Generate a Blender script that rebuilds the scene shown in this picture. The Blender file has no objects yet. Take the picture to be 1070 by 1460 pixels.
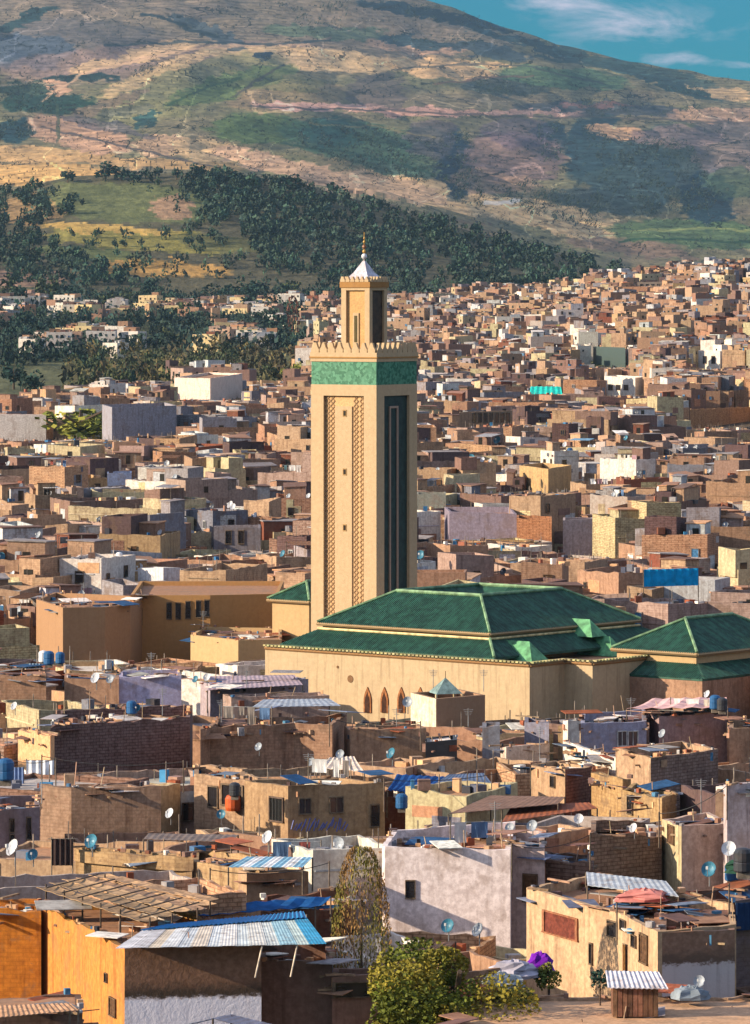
import bpy, math, random
import numpy as np
from mathutils import Vector, Matrix
random.seed(11)
R = random.Random(5)
rad = math.radians
sc = bpy.context.scene
col = sc.collection

# ------------------------------------------------------------------ camera, light, air
F, CX, HY, CH = 6400.0, 535.0, 420.0, 39.0
cam_d = bpy.data.cameras.new('camera')
cam = bpy.data.objects.new('camera', cam_d); col.objects.link(cam); sc.camera = cam
cam.location = (0, 0, CH); cam.rotation_euler = (rad(90), 0, 0)
cam_d.sensor_fit = 'VERTICAL'; cam_d.sensor_height = 36; cam_d.lens = 36 * F / 1460
cam_d.shift_y = -(730 - HY) / 1460
cam_d.clip_start = 1; cam_d.clip_end = 60000
SUN_AZ, SUN_EL = 76, 19.5            # degrees to the left of the view direction's back, elevation
a_, e_ = rad(SUN_AZ), rad(SUN_EL)
SUN_DIR = Vector((-math.sin(a_) * math.cos(e_), -math.cos(a_) * math.cos(e_), math.sin(e_)))
sd = bpy.data.lights.new('sun', 'SUN'); so = bpy.data.objects.new('sun', sd); col.objects.link(so)
sd.energy = 3.25; sd.angle = rad(0.5); sd.color = (1.0, 0.84, 0.62)
so.rotation_euler = SUN_DIR.to_track_quat('Z', 'Y').to_euler()
sc.view_settings.view_transform = 'Standard'; sc.view_settings.look = 'None'
sc.view_settings.gamma = 1; sc.view_settings.use_curve_mapping = False
sc.view_settings.exposure = 1.38
sc.cycles.use_denoising = True
sc.cycles.max_bounces = 5; sc.cycles.diffuse_bounces = 3; sc.cycles.volume_bounces = 1
sc.cycles.sample_clamp_indirect = 6

w = bpy.data.worlds.new('World'); sc.world = w; w.use_nodes = True
nt = w.node_tree; nt.nodes.clear()
def nn(nt, t, **k):
    n = nt.nodes.new(t)
    for a, v in k.items(): setattr(n, a, v)
    return n
def mixc(nt, fac, a, b, mode='MIX'):
    m = nn(nt, 'ShaderNodeMix', data_type='RGBA', blend_type=mode)
    for s, v in ((0, fac), (6, a), (7, b)):
        if hasattr(v, 'links'): nt.links.new(v, m.inputs[s])
        elif isinstance(v, (int, float)): m.inputs[s].default_value = v if s == 0 else (v, v, v, 1)
        else: m.inputs[s].default_value = tuple(v)[:3] + (1,)
    return m.outputs[2]
def math_(nt, op, a, b=0.0, c=None, clamp=False):
    m = nn(nt, 'ShaderNodeMath', operation=op, use_clamp=clamp)
    for i, v in enumerate((a, b) if c is None else (a, b, c)):
        if hasattr(v, 'links'): nt.links.new(v, m.inputs[i])
        else: m.inputs[i].default_value = v
    return m.outputs[0]
sky = nn(nt, 'ShaderNodeTexSky', sky_type='NISHITA', sun_disc=False, sun_elevation=e_, altitude=400,
         air_density=1.0, dust_density=0.6, ozone_density=1.6)
sky.sun_rotation = math.atan2(SUN_DIR.x, SUN_DIR.y)
tc = nn(nt, 'ShaderNodeTexCoord')
sep = nn(nt, 'ShaderNodeSeparateXYZ'); nt.links.new(tc.outputs['Generated'], sep.inputs[0])
lowsky = math_(nt, 'SUBTRACT', 1.0, math_(nt, 'MULTIPLY', math_(nt, 'SUBTRACT', sep.outputs[2], 0.10), 2.6, clamp=True), clamp=True)
bw = nn(nt, 'ShaderNodeRGBToBW'); nt.links.new(sky.outputs[0], bw.inputs[0])
softsky = mixc(nt, 0.45, sky.outputs[0], mixc(nt, 1.0, bw.outputs[0], (1.12, 0.98, 0.96), 'MULTIPLY'))
tinted = mixc(nt, lowsky, softsky, mixc(nt, 1.0, sky.outputs[0], (0.003, 0.125, 0.205), 'MULTIPLY'))
# a few fair-weather wisps, spread over the whole sky
mp = nn(nt, 'ShaderNodeMapping'); mp.inputs['Rotation'].default_value = (0, rad(14), 0); mp.inputs['Scale'].default_value = (40, 40, 110); mp.inputs['Location'].default_value = (3.1, 0, 1.4)
nt.links.new(tc.outputs['Generated'], mp.inputs[0])
cn = nn(nt, 'ShaderNodeTexNoise'); cn.inputs['Scale'].default_value = 1.0; cn.inputs['Detail'].default_value = 7; cn.inputs['Roughness'].default_value = 0.62
nt.links.new(mp.outputs[0], cn.inputs['Vector'])
cloud = None
def wisp(px, py, rx, ry):
    cx, cz = (px - CX) / F, (HY - py) / F
    dx = math_(nt, 'DIVIDE', math_(nt, 'SUBTRACT', sep.outputs[0], cx), rx / F)
    dz = math_(nt, 'DIVIDE', math_(nt, 'SUBTRACT', sep.outputs[2], cz), ry / F)
    r2 = math_(nt, 'ADD', math_(nt, 'MULTIPLY', dx, dx), math_(nt, 'MULTIPLY', dz, dz))
    front = math_(nt, 'GREATER_THAN', sep.outputs[1], 0.0)
    return math_(nt, 'MULTIPLY', math_(nt, 'POWER', 2.718, math_(nt, 'MULTIPLY', r2, -1.0)), front)
ws = [wisp(905, 36, 95, 26), wisp(970, 84, 60, 12), wisp(1055, 94, 40, 10), wisp(800, 6, 70, 12)]
s = ws[0]
for q in ws[1:]: s = math_(nt, 'ADD', s, q)
cn.inputs['Distortion'].default_value = 0.6
cl = math_(nt, 'MULTIPLY', math_(nt, 'MULTIPLY', math_(nt, 'SUBTRACT', cn.outputs[0], math_(nt, 'SUBTRACT', 0.565, math_(nt, 'MULTIPLY', s, 0.20))), 4.2, clamp=True), math_(nt, 'ADD', 0.25, s, clamp=True))
wcol = mixc(nt, math_(nt, 'MULTIPLY', cl, 0.8), tinted, (1.7, 1.6, 1.95))
bg = nn(nt, 'ShaderNodeBackground'); bg.inputs[1].default_value = 0.15
nt.links.new(wcol, bg.inputs[0])
out = nn(nt, 'ShaderNodeOutputWorld'); nt.links.new(bg.outputs[0], out.inputs[0])

# ------------------------------------------------------------------ helpers
def lin(c):
    return tuple(((v / 255) / 12.92 if v / 255 <= 0.04045 else ((v / 255 + 0.055) / 1.055) ** 2.4) for v in c)
def Dof(py, H): return F * (CH - H) / (py - HY)
def G(px, py, H):
    D = Dof(py, H); return ((px - CX) / F * D, D)
def PW(px, py, D): return Vector(((px - CX) / F * D, D, CH - (py - HY) / F * D))
def topx(x, D): return CX + F * x / D
def topy(z, D): return HY + (CH - z) * F / D

def tag(o, label=None, cat=None, group=None, kind=None):
    if label: o['label'] = label
    if cat: o['category'] = cat
    if group: o['group'] = group
    if kind: o['kind'] = kind
    return o
def empty(name, loc, label=None, cat=None, group=None, rz=0):
    o = bpy.data.objects.new(name, None); col.objects.link(o); o.location = loc; o.rotation_euler = (0, 0, rz)
    o.empty_display_size = 0.5
    return tag(o, label, cat, group)
def kids(o): return KID.get(o.name, [])
KID = {}
def setparent(c, p):
    c.parent = p; KID.setdefault(p.name, []).append(c)
def copy_tree(o, parent=None):
    c = o.copy(); col.objects.link(c)
    if parent: setparent(c, parent)
    for ch in list(kids(o)): copy_tree(ch, c)
    return c

# ------------------------------------------------------------------ materials (base colour comes from each face's own tint)
MATS = {}
def base_mat(name, rough=0.9, spec=0.25):
    m = bpy.data.materials.new(name); m.use_nodes = True
    t = m.node_tree; b = t.nodes['Principled BSDF']
    b.inputs['Roughness'].default_value = rough; b.inputs['Specular IOR Level'].default_value = spec
    at = nn(t, 'ShaderNodeAttribute', attribute_name='tint'); geo = nn(t, 'ShaderNodeNewGeometry')
    MATS[name] = m
    return m, t, b, at.outputs['Color'], geo.outputs['Position']
def noise(t, pos, scale, detail=4, rough=0.55, stretch=None):
    if stretch:
        mp = nn(t, 'ShaderNodeMapping'); mp.inputs['Scale'].default_value = stretch; t.links.new(pos, mp.inputs[0]); pos = mp.outputs[0]
    n = nn(t, 'ShaderNodeTexNoise'); n.inputs['Scale'].default_value = scale; n.inputs['Detail'].default_value = detail
    n.inputs['Roughness'].default_value = rough; t.links.new(pos, n.inputs['Vector']); return n.outputs[0]
def ramp(t, v, lo, hi): 
    m = nn(t, 'ShaderNodeMapRange'); m.inputs[1].default_value = lo; m.inputs[2].default_value = hi
    m.interpolation_type = 'SMOOTHSTEP'
    t.links.new(v, m.inputs[0]); return m.outputs[0]
def bump(t, b, h, strength, dist):
    n = nn(t, 'ShaderNodeBump'); n.inputs['Strength'].default_value = strength; n.inputs['Distance'].default_value = dist
    t.links.new(h, n.inputs['Height']); t.links.new(n.outputs[0], b.inputs['Normal'])

def plaster(name, wear, streak, brick=0.0, patch=(0.16, 0.10, 0.065), soft=False, k=(0.60, 0.68, 0.82)):
    m, t, b, tint, pos = base_mat(name)
    tint = mixc(t, 1.0, tint, k, 'MULTIPLY')
    n1 = noise(t, pos, 0.55, 5, 0.65); n2 = noise(t, pos, 3.0, 5, 0.7)
    ns = noise(t, pos, 1.0, 5, 0.65, (2.6, 2.6, 0.2))
    c = mixc(t, ramp(t, n2, 0.3, 0.72), mixc(t, 1.0, tint, (0.90, 0.88, 0.86) if soft else (0.72, 0.68, 0.66), 'MULTIPLY'), mixc(t, 1.0, tint, (1.04, 1.04, 1.03) if soft else (1.12, 1.12, 1.10), 'MULTIPLY'))
    c = mixc(t, math_(t, 'MULTIPLY', ramp(t, ns, 0.48, 0.72), streak), c, mixc(t, 1.0, c, (0.40, 0.34, 0.30), 'MULTIPLY'))
    c = mixc(t, math_(t, 'MULTIPLY', ramp(t, n1, 0.50, 0.62), wear), c, patch)
    n4 = noise(t, pos, 1.7, 6, 0.72, (1, 1, 1.6))
    c = mixc(t, math_(t, 'MULTIPLY', ramp(t, n4, 0.60, 0.64), min(1, wear * 2.0)), c, mixc(t, 0.55, patch, tint))
    h = n2
    if brick:
        br = nn(t, 'ShaderNodeTexBrick'); br.inputs['Scale'].default_value = 1.0
        br.inputs['Brick Width'].default_value = 0.5; br.inputs['Row Height'].default_value = 0.22; br.inputs['Mortar Size'].default_value = 0.03
        mp = nn(t, 'ShaderNodeVectorMath', operation='DOT_PRODUCT'); mp.inputs[1].default_value = (0.8, 0.6, 0)
        t.links.new(pos, mp.inputs[0])
        sp = nn(t, 'ShaderNodeSeparateXYZ'); t.links.new(pos, sp.inputs[0])
        cb = nn(t, 'ShaderNodeCombineXYZ'); t.links.new(mp.outputs['Value'], cb.inputs[0]); t.links.new(sp.outputs[2], cb.inputs[1])
        t.links.new(cb.outputs[0], br.inputs['Vector'])
        c = mixc(t, math_(t, 'MULTIPLY', br.outputs['Fac'], brick), c, mixc(t, 1.0, c, (0.45, 0.4, 0.36), 'MULTIPLY'))
        c = mixc(t, math_(t, 'MULTIPLY', ramp(t, noise(t, cb.outputs[0], 2.0, 2, .5, (1.0, 2.2, 1)), .45, .65), brick * .7), c, mixc(t, 1.0, c, (0.6, 0.45, 0.4), 'MULTIPLY'))
    t.links.new(c, b.inputs['Base Color'])
    bump(t, b, h, 0.2 if soft else 0.4, 0.03 if soft else 0.05)
    return m
plaster('plaster', 0.30, 0.6)
plaster('mosque_plaster', 0.20, 0.45, 0, (0.30, 0.21, 0.13), soft=True, k=(0.50, 0.54, 0.64))
plaster('rough_plaster', 0.55, 0.75, 0.25)
plaster('whitewash', 0.40, 0.45, 0, (0.30, 0.20, 0.15), k=(0.84, 0.85, 0.88))
plaster('brick_wall', 0.25, 0.5, 0.75, (0.07, 0.045, 0.035), k=(0.74, 0.80, 0.90))
plaster('smooth_plaster', 0.05, 0.12, 0, (0.42, 0.30, 0.17), soft=True, k=(0.53, 0.54, 0.60))
plaster('terrace', 0.40, 0.10, 0, (0.20, 0.15, 0.11), k=(0.8, 0.8, 0.82))
# stone base wall whose lower half is limewashed, with an uneven edge
def two_tone(name, zs, amp, lower, patch):
    m, t, b, tint, pos = base_mat(name)
    sp = nn(t, 'ShaderNodeSeparateXYZ'); t.links.new(pos, sp.inputs[0])
    n2 = noise(t, pos, 1.9, 8, 0.78, (1, 1, 1.8)); ns = noise(t, pos, 1.0, 5, 0.65, (3, 3, 0.15)); n3 = noise(t, pos, 4.0, 4, 0.7)
    lev = math_(t, 'ADD', sp.outputs[2], math_(t, 'MULTIPLY', math_(t, 'SUBTRACT', n2, 0.5), amp))
    up = ramp(t, lev, zs - 0.12, zs + 0.12)
    lo = mixc(t, math_(t, 'MULTIPLY', ramp(t, ns, 0.5, 0.75), 0.5), lower, mixc(t, 1.0, lower, (0.55, 0.5, 0.5), 'MULTIPLY'))
    hi = mixc(t, ramp(t, n3, 0.35, 0.7), mixc(t, 1.0, tint, (0.7, 0.66, 0.62), 'MULTIPLY'), tint)
    band = math_(t, 'MULTIPLY', ramp(t, lev, zs - 0.05, zs + 0.1), math_(t, 'SUBTRACT', 1.0, ramp(t, lev, zs + 0.25, zs + 0.9)))
    hi = mixc(t, band, hi, patch)
    t.links.new(mixc(t, up, lo, hi), b.inputs['Base Color']); bump(t, b, n3, 0.5, 0.08)
def simple(name, rough=0.8, spec=0.3, metal=0.0, nscale=2.0, var=0.35, rust=0.0, bstr=0.2):
    m, t, b, tint, pos = base_mat(name, rough, spec); b.inputs['Metallic'].default_value = metal
    n = noise(t, pos, nscale, 4, 0.6)
    c = mixc(t, ramp(t, n, 0.3, 0.7), mixc(t, 1.0, tint, (1 - var,) * 3, 'MULTIPLY'), mixc(t, 1.0, tint, (1 + var * .4,) * 3, 'MULTIPLY'))
    if rust: c = mixc(t, math_(t, 'MULTIPLY', ramp(t, noise(t, pos, 1.7, 5, .7), 0.52, 0.68), rust), c, (0.14, 0.07, 0.04))
    t.links.new(c, b.inputs['Base Color'])
    if bstr: bump(t, b, n, bstr, 0.05)
    return m, t, b
simple('metal_sheet', 0.75, 0.2, 0.0, 1.5, 0.3, 0.55)
simple('paint', 0.45, 0.4, 0.0, 2.0, 0.2, 0.12)
simple('cloth', 0.95, 0.1, 0, 1.2, 0.3)
simple('wood', 0.85, 0.2, 0, 3.0, 0.45)
simple('glass', 0.12, 0.6, 0, 1.0, 0.3, 0, 0)
simple('rug', 0.95, 0.05, 0, 6.0, 0.5)
_m, _t, _b = simple('leaf', 0.75, 0.2, 0, 0.25, 0.35, 0, 0)
_b.inputs['Transmission Weight'].default_value = 0.0
simple('bark', 0.95, 0.1, 0, 4.0, 0.4)
simple('glazed_tile', 0.6, 0.3, 0, 1.6, 0.5, 0.0, 0.5)
simple('zellige', 0.5, 0.4, 0, 1.0, 0.1, 0, 0)
_t = MATS['zellige'].node_tree; _b = _t.nodes['Principled BSDF']; _g = [n for n in _t.nodes if n.type == 'NEW_GEOMETRY'][0]
_v = nn(_t, 'ShaderNodeTexVoronoi'); _v.inputs['Scale'].default_value = 4.0; _t.links.new(_g.outputs['Position'], _v.inputs['Vector'])
_s = nn(_t, 'ShaderNodeSeparateColor'); _t.links.new(_v.outputs['Color'], _s.inputs[0]); _bc = _b.inputs['Base Color'].links[0].from_socket
_t.links.new(mixc(_t, ramp(_t, _s.outputs[0], 0.1, 0.9), mixc(_t, 1.0, _bc, (0.45, 0.55, 0.5), 'MULTIPLY'), mixc(_t, 0.12, _bc, (0.42, 0.50, 0.36))), _b.inputs['Base Color'])
simple('carved', 0.9, 0.2, 0, 0.9, 0.12, 0, 0)
# carved lattice relief on the minaret panels
t_ = MATS['carved'].node_tree; b_ = t_.nodes['Principled BSDF']
geo_ = [n for n in t_.nodes if n.type == 'NEW_GEOMETRY'][0]
vor = nn(t_, 'ShaderNodeTexVoronoi', feature='DISTANCE_TO_EDGE'); vor.inputs['Scale'].default_value = 3.6
t_.links.new(geo_.outputs['Position'], vor.inputs['Vector'])
bump(t_, b_, vor.outputs[0], 0.5, 0.05)
bc = b_.inputs['Base Color'].links[0].from_socket
t_.links.new(mixc(t_, math_(t_, 'SUBTRACT', 1.0, ramp(t_, vor.outputs[0], 0.0, 0.12)), bc, mixc(t_, 1.0, bc, (1.2, 1.18, 1.14), 'MULTIPLY')), b_.inputs['Base Color'])
two_tone('ochre_lower_white', 5.3, 1.1, (0.78, 0.74, 0.80), (0.07, 0.045, 0.03))
two_tone('brown_lower_mauve', 5.9, 1.6, (0.52, 0.44, 0.42), (0.13, 0.08, 0.055))
MNAMES = list(MATS)

# ------------------------------------------------------------------ mesh collector
class MB:
    def __init__(s): s.v = []; s.f = []; s.m = []; s.t = []
    def face(s, pts, mat, tint):
        i = len(s.v); s.v.extend(tuple(p) for p in pts); s.f.append(tuple(range(i, i + len(pts)))); s.m.append(mat); s.t.append(tint)
    def mesh(s, vs, fs, mat, tint):
        i = len(s.v); s.v.extend(tuple(p) for p in vs)
        for q in fs: s.f.append(tuple(i + k for k in q)); s.m.append(mat); s.t.append(tint)
    def box(s, c, sz, mat, tint, yaw=0.0, tilt=None, taper=1.0):
        x, y, z = sz[0] / 2, sz[1] / 2, sz[2] / 2
        cs, sn = math.cos(yaw), math.sin(yaw); vs = []
        for dz in (-z, z):
            k = taper if dz > 0 else 1.0
            for dx, dy in ((-x, -y), (x, -y), (x, y), (-x, y)):
                p = Vector((dx * k, dy * k, dz))
                if tilt is not None: p = tilt @ p
                vs.append((c[0] + p.x * cs - p.y * sn, c[1] + p.x * sn + p.y * cs, c[2] + p.z))
        s.mesh(vs, [(0, 3, 2, 1), (4, 5, 6, 7), (0, 1, 5, 4), (1, 2, 6, 5), (2, 3, 7, 6), (3, 0, 4, 7)], mat, tint)
    def slab(s, q, th, mat, tint):      # quad of 4 points with thickness th (down)
        q = [Vector(p) for p in q]; lo = [p - Vector((0, 0, th)) for p in q]
        s.mesh(q + lo, [(0, 1, 2, 3), (7, 6, 5, 4), (0, 4, 5, 1), (1, 5, 6, 2), (2, 6, 7, 3), (3, 7, 4, 0)], mat, tint)
    def bar(s, a, b, r, mat, tint, n=5):
        a, b = Vector(a), Vector(b); d = (b - a)
        if d.length < 1e-6: return
        q = d.to_track_quat('Z', 'Y'); vs = []
        for p in (a, b):
            for k in range(n):
                an = 2 * math.pi * k / n
                vs.append(p + q @ Vector((r * math.cos(an), r * math.sin(an), 0)))
        fs = [(k, (k + 1) % n, n + (k + 1) % n, n + k) for k in range(n)] + [tuple(range(n - 1, -1, -1)), tuple(range(n, 2 * n))]
        s.mesh(vs, fs, mat, tint)
    def lathe(s, c, prof, mat, tint, n=12):
        vs = []; fs = []
        for r, z in prof:
            for k in range(n):
                an = 2 * math.pi * k / n; vs.append((c[0] + r * math.cos(an), c[1] + r * math.sin(an), c[2] + z))
        for i in range(len(prof) - 1):
            for k in range(n):
                fs.append((i * n + k, i * n + (k + 1) % n, (i + 1) * n + (k + 1) % n, (i + 1) * n + k))
        fs.append(tuple(range(n - 1, -1, -1))); fs.append(tuple((len(prof) - 1) * n + k for k in range(n)))
        s.mesh(vs, fs, mat, tint)
    def data(s, name, off=(0, 0, 0)):
        me = bpy.data.meshes.new(name)
        v = np.array(s.v, dtype=np.float64).reshape(-1, 3) - np.array(off)
        me.from_pydata(v.tolist(), [], s.f)
        used = []
        for m in s.m:
            if m not in used: used.append(m)
        for m in used: me.materials.append(MATS[m])
        me.polygons.foreach_set('material_index', [used.index(m) for m in s.m])
        ca = me.color_attributes.new('tint', 'FLOAT_COLOR', 'CORNER')
        buf = []
        for q, t in zip(s.f, s.t): buf.extend((t[0], t[1], t[2], 1.0) * len(q))
        ca.data.foreach_set('color', buf)
        me.update(); return me
    def build(s, name, parent=None, world=False):
        if not s.f: return None
        off = (0, 0, 0)
        if parent is not None and not world:
            p = parent; off = Vector((0, 0, 0))
            while p is not None: off = off + Vector(p.location); p = p.parent
        o = bpy.data.objects.new(name, s.data(name, off)); col.objects.link(o)
        if parent is not None: setparent(o, parent)
        return o
def link_mesh(name, me, parent=None, loc=(0, 0, 0), rz=0, scale=(1, 1, 1)):
    o = bpy.data.objects.new(name, me); col.objects.link(o)
    if parent is not None: setparent(o, parent)
    o.location = loc; o.rotation_euler = (0, 0, rz); o.scale = scale
    return o
def np_mesh(name, V, Q, T, mat):
    me = bpy.data.meshes.new(name)
    n, k = Q.shape
    me.vertices.add(len(V)); me.vertices.foreach_set('co', V.astype(np.float32).ravel())
    me.loops.add(n * k); me.loops.foreach_set('vertex_index', Q.astype(np.int32).ravel())
    me.polygons.add(n); me.polygons.foreach_set('loop_start', np.arange(0, n * k, k, dtype=np.int32))
    me.update(calc_edges=True)
    me.materials.append(MATS[mat])
    ca = me.color_attributes.new('tint', 'FLOAT_COLOR', 'CORNER')
    C = np.ones((n, k, 4), np.float32); C[:, :, :3] = T[:, None, :]
    ca.data.foreach_set('color', C.ravel()); me.validate(); return me
def var(c, a=0.12, r=None):
    r = r or R; k = 1 + r.uniform(-a, a); return tuple(min(0.95, max(0.01, v * k * (1 + r.uniform(-a, a) * .25))) for v in c)
# ------------------------------------------------------------------ value noise in numpy
_rs = np.random.RandomState(3); _tab = _rs.rand(256, 256)
def vnoise(x, y):
    xi = np.floor(x).astype(int); yi = np.floor(y).astype(int); fx = x - xi; fy = y - yi
    fx = fx * fx * (3 - 2 * fx); fy = fy * fy * (3 - 2 * fy)
    a = _tab[xi % 256, yi % 256]; b = _tab[(xi + 1) % 256, yi % 256]; c = _tab[xi % 256, (yi + 1) % 256]; d = _tab[(xi + 1) % 256, (yi + 1) % 256]
    return (a * (1 - fx) + b * fx) * (1 - fy) + (c * (1 - fx) + d * fx) * fy
def fbm(x, y, o=5, g=0.5):
    s = 0; am = 1; t = 0
    for i in range(o): s = s + am * vnoise(x + 17.3 * i, y + 9.1 * i); t += am; am *= g; x = x * 2.03; y = y * 2.03
    return s / t
# ------------------------------------------------------------------ terrain heights
TC = np.array([-1500, -200, 0, 100, 270, 430, 540, 620, 700, 800, 900, 1070, 1270, 2600], float)
def yz(D, ys): return CH + (HY - np.array(ys, float)) / F * D
crest = np.array([265, 268, 274, 250, 246, 262, 290, 312, 335, 365, 392, 398, 398, 398], float)
ridge = np.array([-150, -120, -90, -88, -60, -28, 0, 11, 33, 62, 88, 124, 150, 200], float)
TN = [(0, np.zeros(14)), (860, np.zeros(14)),
      (1430, np.array([0, 0, 0, 0, 0, 0, 0, 0, 1, 3, 6, 10, 14, 14.])),
      (2000, yz(2000, [532, 532, 532, 532, 528, 520, 505, 495, 485, 470, 450, 425, 402, 402])),
      (2600, yz(2600, [456, 456, 452, 452, 456, 450, 442, 436, 432, 426, 412, 399, 385, 385])),
      (3100, yz(3100, [425, 420, 416, 418, 424, 420, 416, 414, 412, 412, 408, 404, 388, 388])),
      (3730, yz(3730, crest)), (4300, yz(4300, crest + 14)),
      (5200, yz(5200, [232, 232, 238, 236, 234, 250, 270, 292, 315, 345, 366, 374, 376, 376])),
      (6500, yz(6500, [140, 140, 150, 150, 152, 170, 190, 197, 215, 235, 250, 265, 270, 270])),
      (8000, yz(8000, [20, 20, 48, 46, 52, 70, 88, 98, 112, 134, 150, 180, 190, 190])),
      (9300, yz(9300, ridge)), (11000, yz(11000, ridge + 60)), (14000, yz(14000, ridge + 150))]
TD = np.array([t[0] for t in TN], float)
def tz(X, D):
    X = np.asarray(X, float); D = np.asarray(D, float)
    px = CX + F * X / np.maximum(D, 1)
    Z = np.stack([np.interp(px, TC, t[1]) for t in TN])
    k = np.clip(np.searchsorted(TD, D, side='right') - 1, 0, len(TD) - 2)
    f = np.clip((D - TD[k]) / (TD[k + 1] - TD[k]), 0, 1); f2 = f
    idx = np.arange(Z[0].size).reshape(Z[0].shape) if Z[0].ndim else 0
    Zf = Z.reshape(len(TN), -1); kk = np.ravel(k); ii = np.arange(Zf.shape[1])
    z = (Zf[kk, ii] * (1 - np.ravel(f2)) + Zf[kk + 1, ii] * np.ravel(f2)).reshape(np.shape(px))
    far = np.clip((D - 3000) / 1500, 0, 1)
    n = fbm(X / 900 + 31, D / 1100 + 7, 6, 0.52) - 0.5
    n2 = np.abs(fbm(X / 420 + 11, D / 900 + 3, 4, 0.5) - 0.5) * 2
    z = z + far * (n * 95 * np.clip((D - 3000) / 4000, .1, 1) + (n2 - 0.25) * 65 * np.clip((D - 4200) / 1500, 0, 1) * np.clip((9600 - D) / 900, 0.15, 1))
    mid = np.clip((D - 700) / 800, 0, 1) * (1 - far)
    return z + mid * (fbm(X / 90 + 5, D / 120, 3) - 0.5) * 5
def tz1(x, d): return float(tz(np.array([x]), np.array([d]))[0])

cols_px = np.concatenate([np.linspace(-9000, -1600, 14), np.linspace(-1500, -130, 30), np.arange(-120, 1200, 2.0), np.linspace(1210, 2600, 30), np.linspace(2800, 9000, 12)])
rows_D = np.concatenate([np.linspace(-200, 160, 4), np.linspace(180, 1400, 30), np.linspace(1430, 3000, 60), np.linspace(3010, 3800, 70), np.linspace(3820, 5100, 30), np.linspace(5120, 9500, 470), np.linspace(9600, 11000, 8)])
PXg, Dg = np.meshgrid(cols_px, rows_D)
Xg = (PXg - CX) / F * np.maximum(Dg, 600)
Zg = tz(Xg, np.maximum(Dg, 1)); PYg = HY - (Zg - CH) * F / np.maximum(Dg, 1)
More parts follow.
